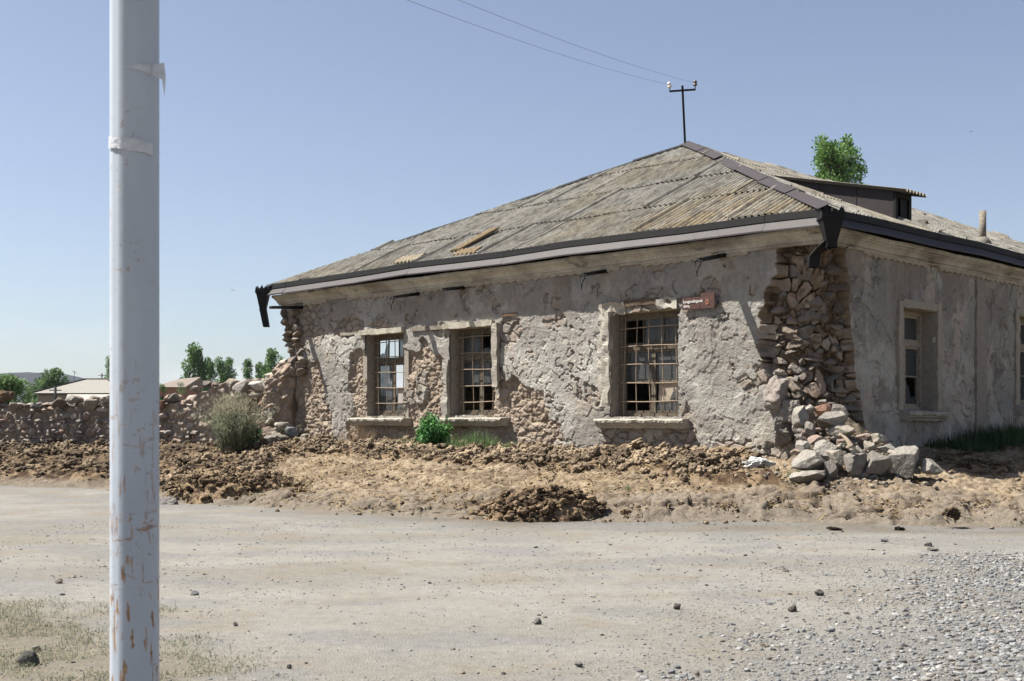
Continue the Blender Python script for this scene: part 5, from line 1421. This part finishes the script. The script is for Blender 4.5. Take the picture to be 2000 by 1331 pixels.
# ================================================================== STEEL POLE
pc = np.array([-1.568, 5.0]); pr = .0985
pole = empty('steel_pole', (pc[0], pc[1], 0), 'grey painted steel pole with rust scratches standing close at the roadside', 'pole')
def pole_mat():
    m = bpy.data.materials.new('chipped_grey_paint'); m.use_nodes = True
    n, l = m.node_tree.nodes, m.node_tree.links
    p = n['Principled BSDF']; p.inputs['Roughness'].default_value = .5; p.inputs['Specular IOR Level'].default_value = .35
    tc = n.new('ShaderNodeTexCoord')
    def noise(sc, detail, mapping):
        mp = n.new('ShaderNodeMapping'); mp.inputs['Scale'].default_value = mapping; l.new(tc.outputs['Object'], mp.inputs['Vector'])
        k = n.new('ShaderNodeTexNoise'); k.inputs['Scale'].default_value = sc; k.inputs['Detail'].default_value = detail; k.inputs['Roughness'].default_value = .6
        l.new(mp.outputs[0], k.inputs['Vector']); return k.outputs['Fac']
    def rng_(src, a, b, c=0., d=1.):
        r = n.new('ShaderNodeMapRange'); r.inputs['From Min'].default_value = a; r.inputs['From Max'].default_value = b; r.inputs['To Min'].default_value = c; r.inputs['To Max'].default_value = d
        l.new(src, r.inputs['Value']); return r.outputs[0]
    def mul(a, b):
        k = n.new('ShaderNodeMath'); k.operation = 'MULTIPLY'; l.new(a, k.inputs[0]); l.new(b, k.inputs[1]); return k.outputs[0]
    def mx_(a, b):
        k = n.new('ShaderNodeMath'); k.operation = 'MAXIMUM'; l.new(a, k.inputs[0]); l.new(b, k.inputs[1]); return k.outputs[0]
    sep = n.new('ShaderNodeSeparateXYZ'); l.new(tc.outputs['Object'], sep.inputs[0])
    low = rng_(sep.outputs['Z'], 2.1, .8)
    scr = rng_(noise(13, 4, (3.2, 3.2, .5)), .585, .61)
    scr2 = rng_(noise(15, 4, (.7, .7, 2.6)), .595, .62)
    chip = rng_(noise(26, 5, (1, 1, 1)), .62, .64)
    lowm = rng_(noise(3.5, 2, (1, 1, .6)), .48, .58)
    rust = mx_(mx_(mul(scr, low), mul(mul(scr2, lowm), rng_(low, 0, 1, .12, 1.))), mul(mul(chip, lowm), rng_(low, 0, 1, .5, 1.)))
    pn = rng_(noise(3, 4, (1, 1, .4)), .3, .7, 0, 1)
    c1 = n.new('ShaderNodeMix'); c1.data_type = 'RGBA'; c1.inputs[6].default_value = (*srgb(160, 167, 176), 1); c1.inputs[7].default_value = (*srgb(176, 182, 190), 1); l.new(pn, c1.inputs[0])
    rn = rng_(noise(40, 3, (1, 1, 1)), .35, .65)
    c2 = n.new('ShaderNodeMix'); c2.data_type = 'RGBA'; c2.inputs[6].default_value = (*srgb(112, 80, 58), 1); c2.inputs[7].default_value = (*srgb(166, 136, 104), 1); l.new(rn, c2.inputs[0])
    c3 = n.new('ShaderNodeMix'); c3.data_type = 'RGBA'; l.new(rust, c3.inputs[0]); l.new(c1.outputs[2], c3.inputs[6]); l.new(c2.outputs[2], c3.inputs[7])
    l.new(c3.outputs[2], p.inputs['Base Color'])
    b = n.new('ShaderNodeBump'); b.inputs['Strength'].default_value = .25; b.inputs['Distance'].default_value = .004; l.new(noise(14, 4, (1, 1, 1)), b.inputs['Height']); l.new(b.outputs[0], p.inputs['Normal'])
    return m
th = np.linspace(0, 2 * math.pi, 96, endpoint=False)
a8 = (th - R(12) + math.pi / 8) % (math.pi / 4) - math.pi / 8
prof_r = (np.maximum(np.cos(a8), 1e-3) ** -1); prof_r = np.minimum(prof_r, 1.016) * pr * .99     # rolled eight-sided tube with rounded corners
zz_ = np.concatenate([[-.1], np.linspace(0, 6.6, 60)])
T_, Z_ = np.meshgrid(np.arange(96), zz_, indexing='ij')
V = np.stack([pc[0] + prof_r[T_] * np.cos(th[T_]), pc[1] + prof_r[T_] * np.sin(th[T_]), Z_], -1).reshape(-1, 3)
F = grid_faces(96, len(zz_)); k = len(zz_); ii = np.arange(k - 1)
F = np.concatenate([F, np.stack([95 * k + ii, ii, ii + 1, 95 * k + ii + 1], -1)])
mk('shaft', V, F, pole_mat(), pole, True)
m = MB(); m.tube([np.array([pc[0], pc[1], 6.6]), np.array([pc[0], pc[1], 6.66])], [pr * 1.04, pr * .7], 48); m.build('cap', M_tin, pole, True)
M_tape = vmat('yellowed_tape', .45, 30, .12, .3, 60, base=(.50, .51, .53), spec=.5)
def tape_band(z, a0, a1, hgt, seed):
    a = np.linspace(a0, a1, 60); r = pr + .002 + .004 * vn2(a * 3, 0, seed); 
    t0 = z + hgt / 2 + (vn2(a * 4, 1, seed) - .5) * .012 - .014 * (a - a0); t1 = z - hgt / 2 + (vn2(a * 6, 2, seed) - .5) * .006 - .014 * (a - a0)
    V = []
    for q in (t0, (t0 + t1) / 2, t1): V.append(np.stack([pc[0] + (r + .003 * (q is not t0)) * np.cos(a), pc[1] + r * np.sin(a), q], -1))
    V = np.stack(V, 1)
    return mk('tape_band', V.reshape(-1, 3), grid_faces(60, 3), M_tape, pole, True)
zp = lambda y: 1.6 + (HY - y) / FX * 4.9
tape_band(zp(274), R(212), R(330), .052, 3)
z1 = zp(131)
a = np.linspace(R(268), R(330), 20); V = np.stack([np.stack([pc[0] + (pr + .003) * np.cos(a), pc[1] + (pr + .003) * np.sin(a), np.full(20, z1) + k * np.linspace(.003, .022, 20)], -1) for k in (1, -1)], 1).reshape(-1, 3)
e0, e1 = V[-2], V[-1]
fl = np.array([e0 + [.052, -.01, .006], e1 + [.045, -.015, -.02], e0 + [.062, -.02, -.055], e0 + [.055, -.015, -.135]])
m = MB(); m.add(V, grid_faces(20, 2)); m.add(np.stack([e0, e1, fl[0], fl[1], fl[2], fl[3]]), [np.array([[0, 1, 3, 2], ]), np.array([[3, 5, 4], [2, 3, 4]])])
m.build('torn_tape', M_tape, pole)
# ================================================================== PLANTS
def leaf_cloud(m, P, D, size, rngl, cols, aspect=.6, curl=.0):
    """one bent leaf (two triangles pairs) at each point P, pointing along D"""
    n = len(P)
    D = D / (np.linalg.norm(D, axis=1)[:, None] + 1e-9)
    rv = rngl.normal(size=(n, 3)); S = np.cross(D, rv); S /= np.linalg.norm(S, axis=1)[:, None] + 1e-9
    N = np.cross(D, S)
    L = size * rngl.uniform(.65, 1.3, n)[:, None]; Wd = L * aspect / 2
    V = np.stack([P, P + D * L * .45 + S * Wd + N * L * .06, P + D * L, P + D * L * .45 - S * Wd + N * L * .06], 1)
    b = np.arange(n)[:, None] * 4
    F = np.concatenate([b + np.array([[0, 1, 2]]), b + np.array([[0, 2, 3]])])
    m.add(V.reshape(-1, 3), F, np.repeat(cols, 4, 0))
def ramp(c0, c1, t): return lerp(np.asarray(c0), np.asarray(c1), np.asarray(t)[:, None])
def tree(name, base, H, crown_z0, width, seed, label, kind, c0, c1, leaf=.35, n=4000, clumps=26, depth=None, group=None, top_flat=False, trunk=.2, cat='tree'):
    r = np.random.default_rng(seed)
    base = np.array(base, float)
    t = empty(name, tuple(base), label, cat, group)
    cz = H - crown_z0
    m = MB()
    tp = [base + np.array([r.normal(0, .1) * trunk, 0, h]) for h in np.linspace(0, crown_z0 + cz * .7, 7)]
    m.tube(tp, np.linspace(trunk, trunk * .25, 7), 8)
    P, Dn = [], []
    for k in range(clumps):
        f = (k + r.random()) / clumps
        z = crown_z0 + cz * f
        if kind == 'poplar': w = width / 2 * (math.sin(math.pi * min(.97, f * .82 + .14)) ** .7)
        elif kind == 'tops': w = width / 2 * (.9 if f < .75 else .75)
        else: w = width / 2 * math.sqrt(max(.06, 1 - (f * 1.75 - .80) ** 2))
        a = r.uniform(0, 2 * math.pi); rad = w * math.sqrt(r.uniform(.05, 1)) * .8
        c = base + np.array([rad * math.cos(a), rad * math.sin(a), z + (r.normal(0, .06) * cz if kind != 'poplar' else 0)])
        st = base + np.array([0, 0, max(.3, (c[2] - base[2]) - rad * .9 - cz * .08)])
        m.tube([st, st * .5 + c * .5 + UP * .05, c], [trunk * .32, trunk * .2, trunk * .06], 5)
        nk = n // clumps
        g = r.normal(size=(nk, 3)); g /= np.linalg.norm(g, axis=1)[:, None]
        cr = width * {'poplar': .19, 'tops': .115, 'bush': .17}[kind] * r.uniform(.7, 1.25)
        rr_ = cr * r.random(nk)[:, None] ** .45
        sc = np.array([1, 1, 1.25 if kind != 'bush' else .85])
        P.append(c + g * rr_ * sc); Dn.append(g * .8 + r.normal(0, .6, (nk, 3)) + np.array([0, 0, -.15 if kind == 'bush' else .25]))
    m.build('trunk', M_bark, t, True)
    P, Dn = np.concatenate(P), np.concatenate(Dn)
    zt_ = np.quantile(P[:, 2], .997); P[:, 2] = np.where(P[:, 2] > base[2] + crown_z0, base[2] + crown_z0 + (P[:, 2] - base[2] - crown_z0) * (H - crown_z0) / max(zt_ - base[2] - crown_z0, .1), P[:, 2])
    m = MB(); leaf_cloud(m, P, Dn, leaf, r, ramp(c0, c1, np.clip(r.normal(.5, .25, len(P)), 0, 1)), .75)
    m.build('crown', M_leaf, t)
    return t
g0, g1 = srgb(58, 92, 42), srgb(104, 146, 66)
pop0, pop1 = srgb(66, 104, 48), srgb(118, 160, 72)
tree('poplar_tree', (16.25, 60, 0), 15.7, 10.6, 3.35, 3001, 'square-topped green poplar rising behind the roof and dormer', 'tops', srgb(66, 110, 44), srgb(128, 174, 66), .135, 13000, 80, trunk=.28)
def far_tree(x, D, ytop, wpx, seed, label, kind='poplar', n=2600, c=(pop0, pop1), clumps=24, name='poplar_tree', group=None, crown=.12):
    H = 1.6 + (HY - ytop) / FX * D + .2; w = wpx / FX * D * (1.45 if kind == 'poplar' else 1.05)
    tree(name, ((x - 1000) / FX * D, D, -.3), H + .3, (H + .3) * crown, w, seed, label, kind, c[0], c[1], w * (.085 if kind == 'poplar' else .06), int(n * 1.6), clumps + 10, trunk=w * .05, group=group)
GP = 'poplars beyond the stone wall'
far_tree(380, 175, 680, 40, 11, 'tallest poplar beyond the wall, standing apart right of the brick house', n=3600, clumps=30, group=GP)
far_tree(409, 180, 704, 26, 12, 'slim poplar touching the tallest poplar\'s right side', group=GP)
far_tree(430, 185, 703, 26, 13, 'middle poplar of the dense row beyond the wall', group=GP)
far_tree(449, 185, 704, 26, 14, 'last poplar at the right end of the dense row', group=GP)
far_tree(482, 185, 707, 25, 15, 'small lone poplar between the dense row and the house', group=GP)
far_tree(505, 185, 713, 22, 16, 'lowest poplar, directly left of the one by the house corner', group=GP)
far_tree(527, 175, 687, 32, 17, 'tall poplar nearest the broken house corner', n=3000, group=GP)
far_tree(548, 190, 700, 22, 18, 'poplar half hidden by the mud pier', n=1500, group=GP)
far_tree(212, 150, 700, 20, 19, 'narrow poplar half hidden behind the steel pole', n=1500, group=GP)
far_tree(366, 178, 720, 16, 20, 'thin young poplar left of the tallest poplar', n=1000, group=GP)
gb = (srgb(66, 104, 44), srgb(120, 158, 70))
GB = 'bushy trees behind the far hipped house'
far_tree(18, 85, 742, 90, 31, 'light green bushy tree behind the left end of the wall', 'bush', 5200, gb, 34, 'bushy_tree', GB, .05)
far_tree(57, 88, 763, 34, 32, 'small bushy tree between the left tree and the far house', 'bush', 1800, gb, 18, 'bushy_tree', GB, .05)
far_tree(-30, 100, 745, 80, 35, 'bushy tree cut off by the frame left of the wall', 'bush', 2200, gb, 22, 'bushy_tree', GB, .05)
gd = (srgb(70, 104, 52), srgb(112, 146, 72))
far_tree(108, 190, 727, 80, 33, 'spreading dusty green tree behind the far hipped roof', 'bush', 4600, gd, 34, 'bushy_tree', GB, .05)
far_tree(75, 195, 742, 60, 34, 'lower dusty green tree left of the spreading one', 'bush', 2400, gd, 20, 'bushy_tree', GB, .05)
far_tree(318, 95, 757, 36, 36, 'round dark bush right behind the pole, before the brick house', 'bush', 1500, gd, 14, 'bush', GB, .05)
far_tree(355, 120, 752, 28, 37, 'low green bush at the brick house corner', 'bush', 1200, gd, 12, 'bush', GB, .05)
# --- shrubs and weeds at the wall
def blades(m, P, L, W, rngl, cols, lean=.35, seg=3):
    n = len(P); a = rngl.uniform(0, 2 * math.pi, n)
    d = np.stack([np.cos(a), np.sin(a), np.zeros(n)], -1); s = np.stack([-np.sin(a), np.cos(a), np.zeros(n)], -1)
    ln = np.abs(rngl.normal(0, lean, n))[:, None]; L = np.asarray(L)[:, None]; W = np.broadcast_to(W, (n,))[:, None]
    V = []
    for k in range(seg + 1):
        t = k / seg
        c = P + UP * L * t * (1 - .25 * t * ln) + d * L * ln * t * t
        w = s * W * (1 - t * .92)
        V += [c - w, c + w]
    V = np.stack(V, 1); b = np.arange(n)[:, None] * (2 * seg + 2)
    F = np.concatenate([b + np.array([[2 * k, 2 * k + 1, 2 * k + 3, 2 * k + 2]]) for k in range(seg)])
    m.add(V.reshape(-1, 3), F, np.repeat(cols, 2 * seg + 2, 0))
def tuft(name, x, y, rx, ry, n, L, W, seed, label, c0, c1, lean=.35, cat='weeds', zoff=0.0, dry=0.0):
    r = np.random.default_rng(seed)
    a, q = r.uniform(0, 6.28, n), np.sqrt(r.random(n))
    px_, py_ = x + rx * q * np.cos(a), y + ry * q * np.sin(a)
    P = np.stack([px_, py_, ground_z(px_, py_) - .02 + zoff], -1)
    cols = ramp(c0, c1, r.random(n))
    if dry: cols = np.where((r.random(n) < dry)[:, None], srgb(190, 166, 118), cols)
    m = MB(); blades(m, P, L * r.uniform(.45, 1.15, n) * (1 - .45 * q), W, r, cols, lean)
    return tag(m.build(name, M_grass, None, loc=(x, y, gz(x, y))), label, cat)
# grey green feathery shrub by the far corner
sx, sy = -7.35, 31.6
r = np.random.default_rng(70); shr = empty('feathery_shrub', (sx, sy, gz(sx, sy)), 'feathery grey green shrub in front of the wall by the house', 'shrub')
m = MB(); m2 = MB(); tips = []
for k in range(240):
    a = r.uniform(0, 6.28); ln = abs(r.normal(0, .75)); L = r.uniform(.7, 1.5)
    b0 = np.array([sx + r.normal(0, .16), sy + r.normal(0, .14), gz(sx, sy)])
    u = np.linspace(0, 1, 7)[:, None]
    d = np.array([math.cos(a), math.sin(a), 0])
    pts = b0 + UP * L * u * (1 - .22 * u * ln) + d * L * ln * .62 * u ** 1.6
    m.tube(pts, np.linspace(.008, .003, 7), 4, srgb(120, 122, 84), cap=False)
    P = pts[2:][r.integers(0, 5, 60)] + r.normal(0, .05, (60, 3)); hgt = (P[:, 2] - b0[2]) / 1.6
    dirs = d * .5 + UP * .8 + r.normal(0, .45, (60, 3))
    cc = ramp(srgb(128, 142, 104), srgb(196, 194, 158), np.clip(hgt + r.normal(0, .2, 60), 0, 1))
    cc = np.where(((hgt > .6) & (r.random(60) < .65))[:, None], srgb(188, 176, 140), cc)
    leaf_cloud(m2, P, dirs, .085, r, cc, .16)
m.build('stem', M_grass, shr); m2.build('foliage', M_grass, shr)
# bright green leafy bush under the second window
def leafy_bush(x, y, w, h, seed, label, n, c0, c1, leaf=.09, name='leafy_bush', z0=None):
    r = np.random.default_rng(seed); z0 = gz(x, y) - .05 if z0 is None else z0
    t = empty(name, (x, y, z0), label, 'bush'); m = MB(); m2 = MB()
    for k in range(max(9, n // 70)):
        a = r.uniform(0, 6.28); rad = w / 2 * math.sqrt(r.random()); hh = h * (1 - .55 * (rad / (w / 2)) ** 2) * r.uniform(.7, 1.05)
        p1 = np.array([x + rad * math.cos(a), y + rad * math.sin(a), z0 + hh]); p0 = np.array([x + r.normal(0, .05), y + r.normal(0, .05), z0])
        m.tube([p0, (p0 + p1) / 2 + UP * .05, p1], [.010, .008, .004], 4)
        f = r.random(70) ** .6; P = p0 + (p1 - p0) * f[:, None] + r.normal(0, w * .075, (70, 3))
        leaf_cloud(m2, P, r.normal(0, 1, (70, 3)) + UP * .2 + np.array([math.cos(a), math.sin(a), 0]) * .6, leaf, r, ramp(c0, c1, r.random(70)), .75)
    m.build('stem', M_bark, t); m2.build('foliage', M_leaf, t)
bx = fpt(9.75, 1.0, .75)
leafy_bush(bx[0], bx[1], .80, .95, 71, 'bright green leafy bush below the left part of the middle window sill', 2600, srgb(44, 104, 36), srgb(92, 164, 66), .085)
p = fpt(8.45, 1, .75); tuft('grass_tuft', p[0], p[1], .62, .3, 520, .50, .009, 72, 'green grass tuft right of the bright leafy bush', srgb(74, 116, 56), srgb(136, 162, 92), .3)
p = fpt(7.35, 1, .75); tuft('grass_tuft', p[0], p[1], .25, .2, 150, .34, .010, 73, 'smallest grass tuft at the wall foot, right of the larger tuft', srgb(74, 120, 54), srgb(120, 154, 84), .35)
p = fpt(10.7, 1, .9); tuft('weed_tuft', p[0], p[1], .5, .25, 160, .42, .008, 74, 'sparse pale green weeds between the two left windows', srgb(110, 130, 76), srgb(160, 164, 110), .45, dry=.3)
p = fpt(12.9, 1, .6); tuft('dry_weed', p[0], p[1], .45, .2, 170, .75, .006, 75, 'dry straw-coloured weed stalks below the leftmost window', srgb(176, 146, 104), srgb(150, 122, 88), .4)
leafy_bush(-6.95, 32.2, .55, .8, 76, 'small dark green bush at the right foot of the feathery shrub', 700, srgb(48, 92, 44), srgb(86, 130, 66), .08)
p = (5.05, 20.9); tuft('weed_tuft', p[0] - .05, p[1] + .25, .16, .12, 60, .3, .008, 77, 'little green weed at the left foot of the rubble', srgb(110, 130, 76), srgb(140, 150, 90), .5)
tuft('weed_tuft', 2.05, 21.2, .06, .06, 26, .16, .007, 78, 'tiny green weed alone on the straw in front of the house', srgb(90, 130, 60), srgb(130, 160, 90), .4)
tuft('dry_grass', -4.95, 22.75, .3, .22, 150, .18, .006, 79, 'pale dry grass tuft at the foot of the long manure heap', srgb(176, 166, 120), srgb(140, 146, 96), .7)
# weeds in the shade along the side wall
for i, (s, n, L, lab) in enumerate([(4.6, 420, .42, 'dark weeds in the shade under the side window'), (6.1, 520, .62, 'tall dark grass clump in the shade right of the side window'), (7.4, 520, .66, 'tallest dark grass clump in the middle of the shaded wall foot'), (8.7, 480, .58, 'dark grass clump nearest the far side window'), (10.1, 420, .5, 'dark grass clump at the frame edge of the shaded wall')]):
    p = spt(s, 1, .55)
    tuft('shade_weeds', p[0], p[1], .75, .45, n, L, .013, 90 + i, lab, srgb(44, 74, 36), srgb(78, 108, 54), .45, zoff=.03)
# ground cover near the camera: nobody could count the blades
r = np.random.default_rng(95); n = 42000
x, y = r.uniform(-5.5, -.4, n), r.uniform(6.4, 11.6, n)
d = sstep(.1, 1.3, -x - 1.25 - np.abs(y - 6.5) * .2 - (y - 8.5) * .45 + (fbm(x, y, 3, 73) - .5) * 1.6) * sstep(11.2, 10.0, y) * sstep(.42, .6, fbm(x * 2.2, y * 2.2, 3, 96))
ok = r.random(n) < d; x, y = x[ok], y[ok]; n = len(x)
m = MB(); P = np.stack([x, y, road_z(x, y)], -1); cols = ramp(srgb(112, 120, 92), srgb(156, 156, 126), r.random(n)); cols = np.where((r.random(n) < .4)[:, None], srgb(180, 164, 124), cols)
blades(m, P, r.uniform(.01, .065, n), .0030, r, cols, 1.3, 2)
P2 = P[r.random(n) < .6]; k = len(P2); leaf_cloud(m, P2 + np.stack([r.normal(0, .02, k), r.normal(0, .02, k), r.uniform(.0, .04, k)], -1), r.normal(0, 1, (k, 3)) + UP * .6, .018, r, ramp(srgb(110, 122, 82), srgb(152, 158, 116), r.random(k)), .4)
tag(m.build('ground_cover', M_grass), 'low dusty grass and weeds around the foot of the pole', 'grass', kind='stuff')
tuft('weed_tuft', -1.75, 7.85, .16, .1, 90, .09, .003, 97, 'thin weed tuft on the road right of the pole', srgb(130, 138, 100), srgb(160, 162, 124), .8)
# ================================================================== FAR BUILDINGS
fh = empty('hip_roof_house', (-50, 140, 0), 'far pale house with hipped grey roof beyond the wall', 'house')
def fv(x, y, D): return np.array([(x - 1000) / FX * D, D, 1.6 + (HY - y) / FX * D])
D = 140; e = [fv(62, 769, D), fv(246, 769, D), fv(246, 766, D + 12), fv(90, 766, D + 12)]
z_e, z_r = 4.72, 6.5
xl, xr = e[0][0], e[1][0]
m = MB(); m.box(np.array([xl + .5, D + .5, -.3]), np.array([xr - xl - 1, 0, 0]), np.array([0, 10, 0]), UP * (z_e + .25), srgb(150, 138, 122)); m.build('wall', M_wall, fh)
xa, xb = fv(135, 0, D)[0], fv(178, 0, D)[0]
m = MB(); Vh = [np.array([xl, D, z_e]), np.array([xr, D, z_e]), np.array([xr, D + 11, z_e]), np.array([xl, D + 11, z_e]), np.array([xa, D + 5.5, z_r]), np.array([xb, D + 5.5, z_r])]
m.add(Vh, [np.array([[0, 1, 5, 4], [2, 3, 4, 5]]), np.array([[1, 2, 5], [3, 0, 4]])], srgb(168, 162, 150)); m.add([v - UP * .18 for v in Vh[:4]], np.array([[3, 2, 1, 0]]), srgb(90, 86, 80)); m.build('roof', M_roof, fh)
m = MB(); m.tube([Vh[0] + UP * .05, Vh[4] + UP * .05], .10, 5); m.tube([Vh[4] + UP * .05, Vh[5] + UP * .05], .10, 5); m.tube([Vh[1] + UP * .05, Vh[5] + UP * .05], .1, 5); m.build('ridge_cap', M_tin, fh)
m = MB(); a0 = fv(132, 771, 132); a1 = fv(218, 771, 132)
m.add([a0, a1, a1 + np.array([0, -5, -.72]), a0 + np.array([1.6, -5, -.72])] + [q - UP * .08 for q in (a0, a1, a1 + np.array([0, -5, -.72]), a0 + np.array([1.6, -5, -.72]))], np.array([[3, 2, 1, 0], [4, 5, 6, 7], [2, 3, 7, 6], [0, 1, 5, 4], [1, 2, 6, 5], [3, 0, 4, 7]]), srgb(196, 192, 180)); m.build('lean_to_roof', M_cloth, fh)
m = MB(); m.box(a0 + np.array([.3, -4.6, -3.9]), np.array([a1[0] - a0[0] - .6, 0, 0]), np.array([0, 4.4, 0]), UP * 3.1, srgb(140, 130, 116)); m.build('lean_to_wall', M_wall, fh)
m = MB(); q = fv(145, 741, 145); m.tube([q - UP * .3, q + UP * 1.0], .03, 5); m.tube([q + np.array([-.25, 0, .95]), q + np.array([.3, 0, .7])], .025, 5); m.build('aerial', M_dark, fh)
bh = empty('brick_house', (-42, 160, 0), 'low red brick house with tiled roof far beyond the wall, right of the pole', 'house')
D = 160; xl, xr = fv(300, 0, D)[0], fv(357, 0, D)[0]
m = MB(); m.box(np.array([xl, D, -.3]), np.array([xr - xl, 0, 0]), np.array([0, 9, 0]), UP * 6.2, srgb(176, 122, 98)); m.build('wall', M_wall, bh)
m = MB(); zt = 5.95; Vb = [np.array([xl - .4, D - .4, zt]), np.array([xr + .4, D - .4, zt]), np.array([xr + .4, D + 9.4, zt]), np.array([xl - .4, D + 9.4, zt]), np.array([xl + 2.5, D + 4.5, zt + 1.3]), np.array([xr + 1.2, D + 4.5, zt + 1.5])]
m.add(Vb, [np.array([[0, 1, 5, 4], [2, 3, 4, 5], [3, 2, 1, 0]]), np.array([[1, 2, 5], [3, 0, 4]])], srgb(158, 142, 128)); m.build('roof', M_roof, bh)
m = MB()
for fx_ in (.2, .5, .78): m.box(np.array([xl + (xr - xl) * fx_, D - .03, 3.6]), np.array([.7, 0, 0]), np.array([0, .05, 0]), UP * 1.1)
m.build('window', M_dark, bh)
# far utility poles
for x, yt, D, lab in ((108, 756, 100, 'short dark post before the far hipped house'), (199, 730, 170, 'thin utility post left of the steel pole'), (369, 726, 165, 'thin utility post beside the tallest poplar')):
    p = fv(x, yt, D); m = MB(); m.tube([np.array([p[0], D, -.3]), p], .09 if D > 150 else .11, 6); m.box(p + np.array([-.5, -.04, -.35]), np.array([1.0, 0, 0]), np.array([0, .08, 0]), UP * .09)
    tag(m.build('utility_post', M_dark, None, True, loc=(p[0], D, 0)), lab, 'post')
p0, p1 = fv(199, 733, 170), fv(369, 730, 165)
# hills
def hill(name, y0, y1, x0, x1, hfun, colr, seed):
    xs = np.linspace(x0, x1, 160); ys = np.linspace(y0, y1, 60)
    X, Y = np.meshgrid(xs, ys, indexing='ij'); t = (Y - y0) / (y1 - y0)
    Z = -.4 + hfun(X) * np.sin(np.clip(t, 0, 1) * math.pi) ** 1.2 * (.95 + .12 * fbm(X / 160, Y / 160, 5, seed)) 
    c = lerp(colr, colr * .8, fbm(X / 120, Y / 120, 4, seed + 1)[..., None])
    tag(mk(name, np.stack([X, Y, Z], -1).reshape(-1, 3), grid_faces(160, 60), M_hill, None, True, c.reshape(-1, 3)), kind='structure')
hill('hill', 2300, 4300, -3200, 1500, lambda X: 34 * np.exp(-((X + 1290) / 95) ** 2) + 10 * np.exp(-((X + 1180) / 160) ** 2) + 8 * np.exp(-((X + 1500) / 160) ** 2) + 90 + 6 * np.sin(X / 210), srgb(150, 132, 118), 5)
# birds
def bird(p, span, label):
    m = MB(); p = np.array(p)
    m.tube([p + np.array([0, -span * .3, 0]), p, p + np.array([0, span * .3, 0])], [span * .02, span * .07, span * .02], 6)
    for s in (-1, 1):
        V = [p + np.array([0, -span * .12, 0]), p + np.array([s * span * .28, -span * .05, span * .16]), p + np.array([s * span * .5, span * .08, span * .06]), p + np.array([s * span * .2, span * .12, span * .08])]
        V += [v - UP * span * .015 for v in V]
        m.add(V, np.array([[0, 1, 2, 3], [7, 6, 5, 4], [0, 4, 5, 1], [1, 5, 6, 2], [2, 6, 7, 3]]))
    tag(m.build('bird', M_dark, None, loc=tuple(p)), label, 'bird')
bird(fv(455, 568, 60), .22, 'tiny dark bird flying left of the roof'); bird(fv(1897, 258, 60), .2, 'tiny dark bird high over the shaded roof')

# ================================================================== AIR
def haze():
    m = bpy.data.materials.new('valley_haze'); m.use_nodes = True
    n, l = m.node_tree.nodes, m.node_tree.links
    n.remove(n['Principled BSDF'])
    v = n.new('ShaderNodeVolumePrincipled'); v.inputs['Color'].default_value = (.80, .88, 1.0, 1); v.inputs['Density'].default_value = .00006; v.inputs['Anisotropy'].default_value = .2
    l.new(v.outputs[0], n['Material Output'].inputs['Volume'])
    mb = MB(); mb.box(np.array([-6200., -6200, -3]), np.array([12400., 0, 0]), np.array([0, 12400., 0]), UP * 150)
    o = mb.build('haze', m); tag(o, 'thin pale blue haze lying over the valley', 'haze', kind='stuff')
haze()
